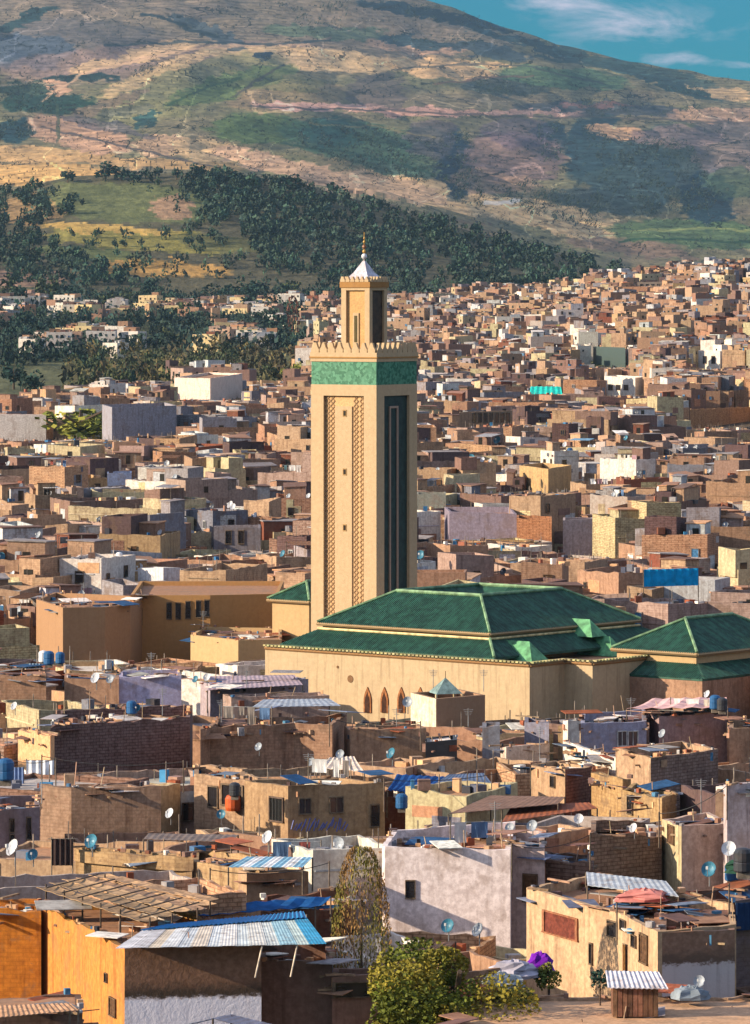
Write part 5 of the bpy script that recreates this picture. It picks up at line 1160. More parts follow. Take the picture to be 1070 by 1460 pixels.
def sheet_quad(q, th, wave, nwave, mat, tint, tint2=None, name='sheet', e=None, sheets=False, sag=0.0):
    """corrugated or sagging sheet over the quad q (4 world points, along first edge the waves run)"""
    A, B_, Cc, Dd = [Vector(p) for p in q]; n = nwave * 4; mb = MB(); m = 6 if sag else 1
    up = (B_ - A).cross(Dd - A).normalized(); up = up if up.z > 0 else -up
    def P(i, k):
        s_ = i / n; t_ = k / m; p = (A.lerp(B_, s_)).lerp(Dd.lerp(Cc, s_), t_)
        return p + up * (wave * math.sin(i * math.pi / 2)) - Vector((0, 0, sag * 4 * t_ * (1 - t_) * (0.6 + .4 * math.sin(s_ * 9))))
    for i in range(n):
        for k in range(m):
            a, b_, c, d = P(i, k), P(i + 1, k), P(i + 1, k + 1), P(i, k + 1); dn = up * th
            tt = tint if not tint2 or (i // 8) % 2 == 0 else tint2
            mb.face([a, b_, c, d], mat, tt); mb.face([d - dn, c - dn, b_ - dn, a - dn], mat, tt)
            if k == 0: mb.face([a, a - dn, b_ - dn, b_], mat, tt)
            if k == m - 1: mb.face([d, c, c - dn, d - dn], mat, tt)
    return mb.build(name, e)
def awning(desc, pts, mat, tint, posts=True, wave=.03, nwave=10, sag=0, cat='awning', name='awning', tint2=None, group=None, zb=None):
    q = [Vector(p) for p in pts]; c = sum(q, Vector()) / 4
    zb = zb if zb is not None else min(p.z for p in q) - 1.8
    e = empty(name, (c.x, c.y, zb), desc, cat, group)
    sheet_quad(q, .03, wave * (.4 if mat == 'metal_sheet' else .8), nwave, mat, tint, tint2, 'sheet', e, sag=sag)
    if posts:
        for p in q:
            mb = MB(); mb.bar((p.x, p.y, zb), (p.x, p.y, p.z - .03), .05, 'wood', (.16, .12, .09)); mb.build('post', e)
    return e
rd_ = random.Random(77); nd = nt_ = nl = na = 0
roofs = [(s['x'], s['y'], s['zr'], s['w'], s['d'], s['yaw'], s['z'] + s['h']) for _, s in sorted(HT, key=lambda t: t[1]['y']) if not s.get('low')]
for x, y, zr_, w_, d_, yaw, z1 in roofs:
    def P(a, b_): return (x + a * w_ * math.cos(yaw) - b_ * d_ * math.sin(yaw), y + a * w_ * math.sin(yaw) + b_ * d_ * math.cos(yaw))
    if y < 1300:
        for k in range(rd_.choice([0, 1, 1, 2, 3]) if y < 900 else rd_.choice([0, 1])):
            if nd < 230:
                p = P(rd_.uniform(-.42, .42), rd_.uniform(-.42, .1)); kd = rd_.choice(['white', 'white', 'grey', 'grey', 'dark', 'blue']) if rd_.random() < .8 else 'white'
                dish(*p, zr_ + .15, kd, {'white': 'white satellite dish', 'grey': 'grey satellite dish', 'blue': 'blue satellite dish', 'dark': 'dark satellite dish'}[kd] , rd_.uniform(.65, 1.05) if y < 420 else rd_.uniform(.8, 1.3)); nd += 1
    if y < 900:
        if rd_.random() < .22: p = P(rd_.uniform(-.35, .35), rd_.uniform(-.2, .35)); tank(*p, zr_, rd_.choice(['white', 'blue', 'black', 'white']), rd_.uniform(.7, 1.0)); nt_ += 1
        if rd_.random() < .2 and w_ > 6: p = P(0, rd_.uniform(-.3, .2)); laundry(*p, zr_, yaw + rd_.uniform(-.3, .3), w_ * .6, rd_); nl += 1
        if rd_.random() < .28:
            a0, b0 = rd_.uniform(-.4, .0), rd_.uniform(-.4, 0); a1, b1 = a0 + rd_.uniform(.3, .5), b0 + rd_.uniform(.3, .45); zz_ = zr_ + rd_.uniform(1.7, 2.2); dz = rd_.uniform(.1, .5)
            cn, cc_, mt = rd_.choice([('rusty corrugated', lin((140, 112, 96)), 'metal_sheet'), ('grey corrugated', lin((160, 158, 160)), 'metal_sheet'), ('pale blue corrugated', lin((120, 160, 186)), 'metal_sheet'), ('brown board', lin((120, 84, 60)), 'wood'), ('grey corrugated', lin((130, 128, 134)), 'metal_sheet'), ('white sheet', lin((220, 216, 214)), 'cloth')])
            e = awning('x', [(*P(a0, b0), zz_), (*P(a1, b0), zz_), (*P(a1, b1), zz_ + dz), (*P(a0, b1), zz_ + dz)], mt, cc_, cat='lean-to roof', name='rooftop_awning', group='sheet awnings on the roofs', zb=zr_)
            THINGS.append((e, cn + ' awning on posts', topx(x, y), topy(zz_, y))); na += 1
print('specs', len(specs), 'single', len(HT), 'dishes', nd, 'tanks', nt_, 'lines', nl, 'awnings', na)
# ------------------------------------------------------------------ particular things of the foreground
def PZ(px, py, z): x, y = G(px, py, z); return Vector((x, y, z))
# corrugated lean-to over the ochre house: single sheets of several colours
e = empty('corrugated_roof', G(300, 1335, 8.0) + (7.8,), 'white and blue corrugated sheet roof over the ochre house at lower left', 'corrugated roof')
fl, fr, bl, br_ = PZ(166, 1352, 7.95), PZ(464, 1346, 7.95), PZ(206, 1325, 8.15), PZ(434, 1306, 8.3)
ncol_ = [(214, 210, 212), (200, 196, 198), (206, 190, 170), (214, 214, 214), (196, 200, 204), (210, 196, 180), (206, 210, 212), (216, 212, 208), (200, 206, 206), (208, 206, 200), (196, 202, 200), (150, 186, 198), (180, 196, 192), (60, 150, 190)]
n = len(ncol_)
for i, c in enumerate(ncol_):
    a0, a1 = i / n - .004, (i + 1) / n + .006; lift = Vector((0, 0, .02 * (i % 2)))
    sheet_quad([fl.lerp(fr, a0) + lift, fl.lerp(fr, a1) + lift, bl.lerp(br_, a1) + lift, bl.lerp(br_, a0) + lift], .015, .006, 5, 'metal_sheet', lin(c), None, 'roof_sheet', e)
b0, b1 = PZ(200, 1326, 8.2), PZ(436, 1308, 8.35); t0, t1 = PZ(240, 1318, 8.3), PZ(432, 1299, 8.45)
for i in range(6):
    sheet_quad([b0.lerp(b1, i / 6), b0.lerp(b1, (i + 1.03) / 6), t0.lerp(t1, (i + 1.03) / 6), t0.lerp(t1, i / 6)], .015, .035, 6, 'paint', lin((26, 120, 176)), None, 'roof_sheet', e)
for px, py, zb in ((374, 1349, 5.8), (424, 1348, 5.0)):
    p = PZ(px, py, 7.9); q = PZ(px - 8, py + 34, 6.4); mb = MB(); mb.bar((p.x, p.y, 7.9), (q.x, p.y, 6.4), .045, 'wood', lin((214, 196, 176))); mb.build('post', e)
awning('bright blue tarpaulin stretched on a rooftop frame beyond the mosque', [PZ(918, 838, 8.2), PZ(994, 836, 8.2), PZ(996, 806, 10.6), PZ(916, 809, 10.6)] if False else
       [(*G(918, 812, 10.4), 8.6), (*G(996, 810, 10.4), 8.6), (*G(996, 810, 10.4), 10.4), (*G(918, 812, 10.4), 10.4)], 'cloth', lin((20, 150, 205)), True, .12, 7, .08, 'tarpaulin', 'tarpaulin', zb=7)
D9 = G(956, 812, 10.4)[1]
awning('turquoise awning on a brown house on the right slope', [PW(755, 562, 1300), PW(802, 562, 1300), PW(800, 551, 1306), PW(757, 551, 1306)], 'cloth', lin((40, 196, 180)), True, .1, 6, 0, 'awning', 'awning')
awning('blue tent like sheet on the right edge of the slope', [PW(1008, 540, 1350), PW(1034, 542, 1350), PW(1024, 529, 1356), PW(1016, 529, 1356)], 'cloth', lin((60, 170, 215)), True, .05, 4, 0, 'awning', 'awning')
awning('deep blue sheet awning beside the house with the blue scrawl', [PZ(552, 1126, 7.0), PZ(606, 1132, 7.0), PZ(650, 1108, 7.1), PZ(566, 1104, 7.1)], 'cloth', lin((24, 70, 130)), True, .04, 8, .15)
awning('faded blue grey sheet roof behind the deep blue awning', [PZ(610, 1124, 7.1), PZ(704, 1120, 7.1), PZ(690, 1102, 7.24), PZ(640, 1104, 7.24)], 'metal_sheet', lin((90, 106, 134)), True, .03, 12)
awning('wavy pale pink tarpaulin draped over the pinkish brick house', [PZ(894, 1010, 8.5), PZ(1038, 1008, 8.7), PZ(1036, 994, 8.91), PZ(930, 996, 8.78)], 'cloth', lin((226, 180, 176)), True, .07, 5, .25)
awning('pale blue round sheet roof with white stripes right of the mud walls', [PZ(326, 1236, 7.5), PZ(432, 1236, 7.5), PZ(446, 1222, 7.6), PZ(352, 1221, 7.6)], 'metal_sheet', lin((130, 176, 200)), True, .035, 14, 0, tint2=lin((226, 226, 226)))
awning('long blue tarpaulin roof above the red brown wall', [PZ(276, 1306, 7.0), PZ(450, 1292, 7.0), PZ(472, 1278, 7.17), PZ(300, 1290, 7.17)], 'cloth', lin((30, 84, 140)), True, .05, 6, .2)
awning('grey metal sheet roof behind the yellow house', [PZ(838, 1262, 7.9), PZ(968, 1278, 7.9), PZ(950, 1256, 8.08), PZ(836, 1243, 8.14)], 'metal_sheet', lin((170, 176, 184)), True, .03, 14)
awning('rusty lean-to roof between the deep blue awning and the tan box house', [PZ(640, 1160, 6.9), PZ(796, 1146, 7.3), PZ(806, 1136, 7.4), PZ(700, 1134, 7.08)], 'metal_sheet', lin((130, 100, 84)), True, .03, 16)
awning('long rusty red lean-to roof in front of the crumbling tan house', [PZ(716, 1172, 6.6), PZ(852, 1152, 7.0), PZ(840, 1144, 7.14), PZ(730, 1148, 6.81)], 'metal_sheet', lin((146, 84, 56)), True, .03, 16)
awning('pale corrugated lean-to roof beside the rusty roofs', [PZ(610, 1142, 6.7), PZ(716, 1146, 6.8), PZ(708, 1130, 6.94), PZ(612, 1126, 6.84)], 'metal_sheet', lin((190, 176, 166)), True, .03, 12)
awning('mauve grey sheet roof on the long terrace below the ochre hall', [PZ(296, 984, 7.9), PZ(432, 976, 8.1), PZ(420, 962, 8.35), PZ(300, 964, 8.18)], 'metal_sheet', lin((170, 150, 158)), True, .03, 20)
awning('grey metal sheet roof beside the low pinkish house', [PZ(360, 1008, 7.5), PZ(486, 1006, 7.5), PZ(470, 996, 7.64), PZ(376, 997, 7.64)], 'metal_sheet', lin((160, 168, 180)), True, .03, 14)
awning('pale sagging white awning on the grey roofs near the blue scrawl', [PZ(452, 1094, 7.3), PZ(520, 1100, 7.3), PZ(505, 1078, 7.54), PZ(470, 1080, 7.51)], 'cloth', lin((216, 196, 180)), True, .04, 6, .1)
awning('dark grey pitched canvas at the bottom edge below the whitewashed front', [PZ(232, 1470, 5.4), PZ(304, 1452, 6.3), PZ(330, 1446, 6.3), PZ(262, 1462, 5.4)], 'cloth', lin((70, 76, 96)), True, .02, 6)
awning('pale pitched canvas at the bottom edge below the whitewashed front', [PZ(304, 1452, 6.3), PZ(372, 1470, 5.4), PZ(396, 1462, 5.4), PZ(330, 1446, 6.3)], 'cloth', lin((190, 180, 186)), True, .02, 6)
awning('curved grey sheet roof over the low houses left of the blue tarpaulin roof', [PZ(205, 1196, 7.4), PZ(330, 1200, 7.4), PZ(340, 1190, 7.5), PZ(212, 1188, 7.5)], 'metal_sheet', lin((120, 106, 100)), True, .03, 14)
awning('low brown sheet roof between the whitewashed house and the green yellow tree', [PZ(560, 1360, 6.0), PZ(640, 1352, 6.2), PZ(650, 1342, 6.3), PZ(572, 1346, 6.14)], 'metal_sheet', lin((130, 96, 76)), True, .03, 10)
awning('red awning on the far roofs left of the minaret', [PW(310, 674, 760), PW(342, 674, 760), PW(338, 666, 764), PW(314, 666, 764)], 'cloth', lin((206, 70, 56)), True, .05, 4)
awning('navy balcony sheet hung across the house at the right edge', [(*G(1050, 1284, 8.2), 6.9), (*G(1100, 1282, 8.2), 6.9), (*G(1100, 1282, 8.2), 8.1), (*G(1050, 1284, 8.2), 8.1)] if False else
       [Vector((*G(1049, 1284, 8.2), 6.7)) + Vector((0, -.25, 0)), Vector((*G(1108, 1280.5, 8.2), 6.7)) + Vector((0, -.25, 0)), Vector((*G(1108, 1280.5, 8.2), 8.1)) + Vector((0, -.22, 0)), Vector((*G(1049, 1284, 8.2), 8.1)) + Vector((0, -.22, 0))], 'cloth', lin((36, 58, 92)), False, .04, 8, 0, 'balcony sheet', 'balcony_sheet')
# reed mat pergola
e = empty('pergola', (*G(170, 1290, 8.6), 7.0), 'long straw mat pergola with thin poles above the orange ochre walls', 'pergola')
rp_ = random.Random(4)
def strip(a, b_, w_, k):
    a, b_ = Vector(a), Vector(b_); d = (b_ - a); nrm = Vector((-d.y, d.x, 0)).normalized() * w_; off = Vector((0, 0, k * .03))
    sheet_quad([a - nrm + off, b_ - nrm + off, b_ + nrm + off, a + nrm + off], .03, .02, 8, 'wood', var(lin((176, 140, 108)), .3, rp_), None, 'straw_mat', e, sag=.08)
for k, (a, b_) in enumerate([((66, 1264), (214, 1312)), ((84, 1258), (240, 1306)), ((102, 1254), (262, 1300)), ((122, 1250), (282, 1296)), ((140, 1247), (296, 1290)), ((160, 1252), (300, 1284))]):
    strip(PZ(*a, 8.55), PZ(*b_, 8.45), .55, k % 3)
for px, py in ((66, 1266), (92, 1275), (118, 1284), (144, 1293), (172, 1302), (214, 1314), (246, 1308), (282, 1300), (300, 1290), (150, 1252)):
    mb = MB(); p = PZ(px, py, 8.5); mb.bar((p.x, p.y, 6.6), (p.x, p.y, 8.7), .05, 'wood', (.10, .07, .05)); mb.build('post', e)
for k in range(7):
    mb = MB(); a, b_ = PZ(66 + k * 22, 1266 + k * 7.2, 8.62), PZ(140 + k * 24, 1247 + k * 6.6, 8.66); mb.bar(a, b_, .04, 'wood', (.14, .10, .07)); mb.build('pole', e)
# second low mat roof of the lower left corner
awning('brown plank lean-to roof in the lower left corner', [PZ(-20, 1452, 6.8), PZ(112, 1440, 6.9), PZ(100, 1430, 7.0), PZ(-20, 1434, 6.94)], 'wood', lin((190, 146, 112)), True, .02, 18)
# pointed drum, blue drums and similar
for px, py, z, k, s_ in ((70, 952, 8.4, 'blue', 1.5), (86, 950, 8.4, 'blue', 1.3), (62, 948, 8.4, 'white', 1.3), (188, 1022, 8.0, 'blue', 1.3), (8, 1120, 7.6, 'blue', 1.9), (1044, 1262, 8.2, 'blue', 1.3), (1020, 1016, 8.6, 'blue', 1.4), (1030, 1018, 8.6, 'black', 1.3), (1060, 1252, 9.0, 'black', 1.7), (573, 1158, 6.2, 'blue', 1.3), (335, 1140, 6.8, 'black', 1.2)):
    x, y = G(px, py, z); tank(x, y, z, k, s_ * .62)
for px, py, z, k, s_, ds in ((138, 984, 7.9, 'white', 1.8, 'white satellite dish'), (158, 982, 7.9, 'grey', 1.4, 'grey satellite dish'), (196, 1022, 8.0, 'blue', 1.2, 'blue satellite dish'), (132, 1222, 7.2, 'blue', 1.7, 'round bright blue satellite dish'),
        (22, 1236, 7.4, 'white', 2.0, 'white satellite dish with a red middle'), (48, 1236, 7.4, 'blue', 1.3, 'blue satellite dish'), (244, 1176, 7.3, 'white', 1.3, 'white satellite dish'), (316, 1176, 7.3, 'blue', 1.2, 'pale blue satellite dish'),
        (384, 1215, 7.3, 'white', 1.6, 'tall white satellite dish'), (484, 1232, 6.4, 'grey', 2.0, 'big grey satellite dish'), (640, 1342, 6.0, 'blue', 1.5, 'teal blue satellite dish'), (684, 1348, 6.0, 'grey', 1.5, 'grey green satellite dish'),
        (1012, 1264, 8.2, 'blue', 1.7, 'teal satellite dish'), (1040, 1234, 8.6, 'white', 1.7, 'white satellite dish on a post'), (826, 1184, 7.0, 'white', 1.3, 'white satellite dish'), (760, 1196, 8.1, 'grey', 1.4, 'grey satellite dish'), (728, 1196, 8.2, 'grey', 1.2, 'grey satellite dish'),
        (486, 1090, 7.7, 'grey', 1.3, 'grey satellite dish'), (582, 1018, 7.7, 'grey', 1.7, 'teal grey satellite dish'), (370, 1078, 7.6, 'grey', 1.2, 'grey satellite dish'), (946, 1060, 7.8, 'grey', 1.3, 'grey green satellite dish'), (1010, 1002, 9, 'white', 1.2, 'white satellite dish'),
        (280, 980, 8.2, 'blue', 1.2, 'blue satellite dish'), (296, 978, 8.2, 'white', 1.3, 'white satellite dish'), (22, 1020, 8.0, 'white', 1.3, 'white satellite dish'), (600, 806, 9, 'blue', 1.8, 'pale blue satellite dish'), (710, 640, 10, 'blue', 2.6, 'round bright blue satellite dish'), (672, 668, 10, 'blue', 2.6, 'round bright blue satellite dish'),
        (446, 1100, 7.5, 'grey', 1.2, 'grey satellite dish'), (560, 1092, 7.0, 'blue', 1.6, 'blue satellite dish'), (998, 1418, 5.8, 'grey', 1.2, 'grey satellite dish'), (905, 1196, 7.3, 'white', 1.2, 'white satellite dish')):
    x, y = G(px, py, z); dish(x, y, z, k, ds, s_ * (.58 if py > 900 else .7))
# loggia drum, teal pyramid
e = empty('pyramid_roof', (*G(634, 991, 8.0), 7.2), 'pale teal pyramid roof on the small beige cube house', 'pyramid roof')
x, y = G(636, 992, 7.9); y += 2; mb = MB(); r_ = 1.5; zt = 9.15; bs = [(x + r_ * math.cos(a), y + r_ * math.sin(a), 7.95) for a in (-.5, 1.07, 2.64, 4.21)]
for k in range(4): mb.face([bs[k], bs[(k + 1) % 4], (x, y, zt)], 'glazed_tile', lin((124, 146, 142)))
mb.face(bs[::-1], 'glazed_tile', lin((124, 146, 142))); mb.build('roof_slope', e); mb = MB(); mb.bar((x, y, zt - .1), (x, y, zt + .5), .04, 'paint', (.3, .2, .1)); mb.build('finial', e)
mb = MB()
for b_ in bs: mb.bar((b_[0], b_[1], 7.0), b_, .1, 'plaster', CREAM)
mb.build('corner_post', e)
A, B_ = G(277, 1104, 7.4), G(350, 1112, 7.4); c, phi = face_at(A, B_, 333, 1139)
e = empty('orange_drum', (c.x, c.y - .6, c.z - .8), 'round orange drum in the open loggia', 'drum'); mb = MB(); mb.lathe((c.x, c.y - .6, c.z - .7), [(.45, 0), (.52, .2), (.52, .8), (.4, 1.0), (.2, 1.05)], 'paint', lin((190, 84, 36)), 14); mb.build('barrel', e)
# blue scrawl on the tan house
A, B_ = G(411, 1120, 7.6), G(549, 1116, 7.6); mb = MB(); rs2 = random.Random(9)
for k in range(22):
    px = 418 + k * 3.6; py = 1176 + rs2.uniform(-4, 4); c, phi = face_at(A, B_, px, py); n_ = Vector((math.sin(phi), -math.cos(phi), 0)); d = Vector((math.cos(phi), math.sin(phi), 0))
    c = c + n_ * .012; a = rs2.uniform(.2, .45); t_ = rs2.uniform(-.5, .5)
    mb.bar(c - d * .12 - Vector((0, 0, a)), c + d * (.12 + t_ * .2) + Vector((0, 0, a)), .035, 'paint', lin((84, 96, 168)), 4)
e = [o for o in bpy.data.objects if o.get('label', '').startswith('tan house with two windows and a faded')][0]; mb.build('blue_scrawl', e)
# hut with a whitish roof on the front terrace
e = empty('hut', (*G(903, 1440, 5.6), 5.5), 'small brown hut with whitish flat sheet roof on the front terrace', 'hut')
cx_, cy_ = G(905, 1444, 5.6); mb = MB(); mb.box((cx_, cy_, 6.2), (2.1, 1.6, 1.3), 'wood', lin((110, 76, 58))); mb.build('wall', e)
for k in range(9):
    mb = MB(); mb.box((cx_ - .95 + k * .235, cy_ - .83, 6.2), (.2, .05, 1.3), 'wood', var(lin((120, 84, 62)), .3)); mb.build('plank', e)
sheet_quad([(cx_ - 1.3, cy_ - 1.1, 6.95), (cx_ + 1.5, cy_ - 1.1, 6.9), (cx_ + 1.2, cy_ + 1.1, 7.35), (cx_ - 1.3, cy_ + 1.1, 7.4)], .04, .02, 12, 'metal_sheet', lin((206, 200, 206)), None, 'roof', e)
# hanging rugs
def hang(desc, A, B_, px0, py0, px1, py1, tint, cat='rug', mat='rug'):
    c, phi = face_at(A, B_, (px0 + px1) / 2, (py0 + py1) / 2); w_ = (px1 - px0) / F * c.y; h_ = (py1 - py0) / F * c.y
    d = Vector((math.cos(phi), math.sin(phi), 0)); n_ = Vector((math.sin(phi), -math.cos(phi), 0)); e = empty('hanging_rug', c + n_ * .1, desc, cat)
    a = c + n_ * .12; mb = MB(); mb.bar(a - d * w_ * .6 + Vector((0, 0, h_ / 2)), a + d * w_ * .6 + Vector((0, 0, h_ / 2)), .03, 'wood', (.2, .15, .1)); mb.build('rod', e)
    sheet_quad([a - d * w_ / 2 - Vector((0, 0, h_ / 2)), a + d * w_ / 2 - Vector((0, 0, h_ / 2)), a + d * w_ / 2 + Vector((0, 0, h_ / 2)), a - d * w_ / 2 + Vector((0, 0, h_ / 2))], .02, .03, 3, mat, tint, None, 'cloth', e)
A, B_ = G(880, 1300, 7.6), G(938, 1328, 7.6)
hang('brown patterned rug hanging on the yellow house beside its small door', A, B_, 887, 1346, 900, 1386, lin((120, 84, 50)))
A, B_ = G(-40, 1156, 7.4), G(57, 1150, 7.4)
# junk heap with a violet cover beside the green yellow tree
def lump(name, desc, px, py, z, sx, sy, sz, tint, cat, mat='cloth', seed=1, nz=8):
    x, y = G(px, py, z); rs = np.random.RandomState(seed); mb = MB(); n = 12; prof = []
    e = empty(name, (x, y, z), desc, cat); vs = []; fs = []
    for k in range(nz + 1):
        t = k / nz; r0 = math.cos(t * math.pi / 2 * .96)
        for q in range(n):
            an = q * 2 * math.pi / n; rr = r0 * (1 + .16 * math.sin(q * 2.3 + seed) + .1 * rs.randn()); vs.append((x + sx * rr * math.cos(an), y + sy * rr * math.sin(an), z + sz * math.sin(t * math.pi / 2) * (1 + .08 * rs.randn())))
    for k in range(nz):
        for q in range(n): fs.append((k * n + q, k * n + (q + 1) % n, (k + 1) * n + (q + 1) % n, (k + 1) * n + q))
    fs.append(tuple(nz * n + q for q in range(n))); mb.mesh(vs, fs, mat, tint); mb.build('cover', e); return e
lump('covered_heap', 'violet and purple sheet thrown over a heap beside the small yellow green bush', 771, 1388, 5.9, .75, .6, 1.0, lin((104, 30, 150)), 'covered heap', seed=3)
lump('covered_heap', 'grey white plastic covered heap left of the violet sheet', 732, 1394, 5.9, 1.3, .8, .85, lin((176, 170, 182)), 'covered heap', seed=5)
lump('covered_heap', 'pale grey covered heap below the dishes by the green yellow tree', 716, 1408, 5.8, 1.0, .8, .7, lin((150, 156, 160)), 'covered heap', seed=8)
lump('covered_heap', 'dark green covered heap at the right edge above the navy balcony sheet', 1058, 1244, 9.0, .8, .7, .7, lin((40, 70, 56)), 'covered heap', seed=12)
lump('covered_heap', 'grey cloth covered stack on the roof terrace at lower right', 984, 1424, 5.8, .9, .6, .6, lin((130, 140, 150)), 'covered heap', seed=15)
lump('covered_heap', 'pale red and white rags piled under the grey metal roof', 918, 1284, 7.6, 1.5, .8, .6, lin((206, 130, 120)), 'covered heap', seed=17)
# white sheets hanging
def hung_sheet(desc, px0, py0, px1, py1, z, tint, sag=0, cat='sheet'):
    a, b_ = PZ(px0, py0, z), PZ(px1, py0, z); h_ = (py1 - py0) / F * a.y
    e = empty('hanging_sheet', (a.x, a.y, z - h_), desc, cat); sheet_quad([a - Vector((0, 0, h_)), b_ - Vector((0, 0, h_)), b_, a], .02, .05, 4, 'cloth', tint, None, 'cloth', e)
    mb = MB(); mb.bar(a - Vector((.2, 0, 0)), b_ + Vector((.2, 0, 0)), .02, 'wood', (.2, .18, .15)); mb.build('cord', e)
    for p in (a, b_):
        mb = MB(); mb.bar((p.x, p.y + .05, z - 3), (p.x, p.y + .05, z + .1), .04, 'wood', (.2, .16, .12)); mb.build('pole', e)
hung_sheet('bright white sheet hung below the sunlit gable house', 38, 1084, 77, 1112, 7.9, (.85, .85, .87))
hung_sheet('blue patterned sheet hung at the left edge under the white sheet', 12, 1094, 34, 1122, 7.8, lin((110, 130, 170)))
hung_sheet('dark brown blanket hung over a rail left of the mud wall house', 74, 1196, 104, 1234, 7.6, lin((60, 48, 46)), cat='blanket')
hung_sheet('pale blue sheet hung on the second terrace near the lilac wall', 40, 946, 58, 962, 8.9, lin((150, 180, 206)))
# antennas and poles along the skyline of the near roofs
ra = random.Random(31)
def antenna(px, py, z, h):
    x, y = G(px, py, z); e = empty('antenna', (x, y, z), 'x', 'antenna', 'aerials on the roofs'); mb = MB(); mb.bar((x, y, z), (x, y, z + h), .03, 'metal_sheet', (.25, .25, .25)); mb.build('mast', e)
    mb = MB()
    for k in range(4): mb.bar((x - .35 + k * .05, y, z + h - .12 - k * .12), (x + .35 - k * .05, y, z + h - .12 - k * .12), .015, 'metal_sheet', (.3, .3, .3), 4)
    mb.build('crossbars', e); THINGS.append((e, 'thin metal aerial', px, py - 20))
for px, py, z in ((440, 1100, 7.6), (668, 1036, 7.8), (316, 1030, 8), (232, 1020, 8.2), (566, 1036, 7.6), (900, 1020, 7.9), (60, 1146, 7.4), (706, 1196, 8.3), (352, 980, 8.2), (1000, 1160, 7.9), (120, 860, 9.9), (290, 892, 9), (618, 988, 7.9), (690, 986, 7.9), (216, 960, 8.6), (770, 1086, 7.6)):
    antenna(px, py, z, ra.uniform(1.2, 2.4))
# sagging cables from roof to roof and washing on the near terraces
for k, (x0, y0, x1, y1, z0_, z1c, ds) in enumerate([(60, 1078, 262, 1086, 9.0, 8.8, 'thin cable sagging across the dark brick house'), (0, 1076, 80, 1082, 8.9, 8.8, 'thin cable running to the sunlit gable house'), (548, 1112, 757, 1092, 8.4, 8.6, 'thin cable from the house with blue scrawl to the tan box house'), (730, 1205, 842, 1190, 9, 8.8, 'thin cable above the pinkish annex and dark ragged house'),
        (880, 1290, 1040, 1262, 8.6, 9.0, 'thin cable over the yellow house terrace'), (300, 1240, 470, 1230, 8.2, 7.8, 'thin cable beside the round striped sheet roof'), (470, 1024, 600, 1030, 9.2, 8.8, 'thin cable before the arched doorways'), (940, 1160, 1037, 1120, 8.6, 10.6, 'thin cable rising to the lilac tower')]):
    a, b_ = PZ(x0, y0, z0_), PZ(x1, y1, z1c); e = empty('overhead_cable', (a.x, a.y, a.z), ds, 'cable'); mb = MB(); n = 12
    q = [a.lerp(b_, i / n) - Vector((0, 0, 1.6 * (i / n) * (1 - i / n))) for i in range(n + 1)]
    for i in range(n): mb.bar(q[i], q[i + 1], .022, 'metal_sheet', (.05, .05, .05), 4)
    mb.build('wire', e)
    for p in (a, b_): mb = MB(); mb.bar((p.x, p.y, p.z - 2.0), (p.x, p.y, p.z + .1), .045, 'wood', (.15, .11, .08)); mb.build('pole', e)
rl = random.Random(3)
for px, py, z, L in ((350, 1046, 7.2, 4), (470, 1126, 6.8, 3), (680, 1222, 7.4, 3), (990, 1034, 7.2, 3.5), (420, 1250, 6, 3)):
    x, y = G(px, py, z); laundry(x, y + 1.5, z, rl.uniform(-.5, .3), L, rl)
# rubble and boards lying on the near parapets and terraces
mb = MB(); rr = random.Random(13)
for poly, z, vis in SKY:
    D0 = min(p[1] for p in poly)
    if z < 3 or D0 > 420 or z > 12 or vis in (1030, 900, 930): continue
    n = len(poly); L = [(Vector(poly[(i + 1) % n]) - Vector(poly[i])).length for i in range(n)]
    for k in range(int(sum(L) * 2.6)):
        i = rr.choices(range(n), L)[0]; t_ = rr.random(); p = Vector(poly[i]).lerp(Vector(poly[(i + 1) % n]), t_)
        ctr_ = Vector((sum(q[0] for q in poly) / n, sum(q[1] for q in poly) / n)); f = rr.choice([.03, .1, .3, .6, .8]); p = p.lerp(ctr_, f)
        zz_ = z if f < .05 else z - .75; a = rr.uniform(.12, .55) * (1 if f > .05 else .6); hh = rr.uniform(.1, .6) * (1 if f > .05 else .5)
        cl_ = rr.choice([WHT, GREY, DKB, BROWN, TAN, TAN2, RED, (.04, .04, .05), lin((84, 130, 160)), TAN, BROWN])
        if rr.random() < .10:
            q0 = Vector((p.x, p.y, zz_ + rr.uniform(.1, .7))); aa = rr.random() * 3; u_ = Vector((math.cos(aa), math.sin(aa), 0)) * rr.uniform(.6, 1.5); v_ = Vector((-math.sin(aa), math.cos(aa), rr.uniform(-.2, .2))) * rr.uniform(.5, 1.1)
            mb.slab([q0 - u_ - v_, q0 + u_ - v_, q0 + u_ + v_, q0 - u_ + v_], .04, rr.choice(['metal_sheet', 'wood', 'cloth']), var(rr.choice([GREY, BROWN, lin((110, 120, 140)), RED, WHT, DKB, lin((40, 80, 120))]), .2, rr))
        elif rr.random() < .25: mb.box((p.x, p.y, zz_ + .08), (rr.uniform(.8, 2.2), .15, .1), 'wood', var(lin((150, 120, 96)), .3, rr), rr.random() * 3)
        elif rr.random() < .07: mb.bar((p.x, p.y, zz_ - .1), (p.x + rr.uniform(-.3, .3), p.y, zz_ + rr.uniform(.6, 1.5)), .03, 'wood', var(lin((170, 140, 116)), .3, rr), 4)
        else: mb.box((p.x, p.y, zz_ + hh / 2), (a, a * rr.uniform(.6, 1.5), hh), rr.choice(['plaster', 'paint', 'wood', 'cloth']), cl_, rr.random() * 3)
o = mb.build('roof_rubble'); tag(o, 'rubble, boards and odds and ends strewn over the near terraces', None, None, 'stuff')

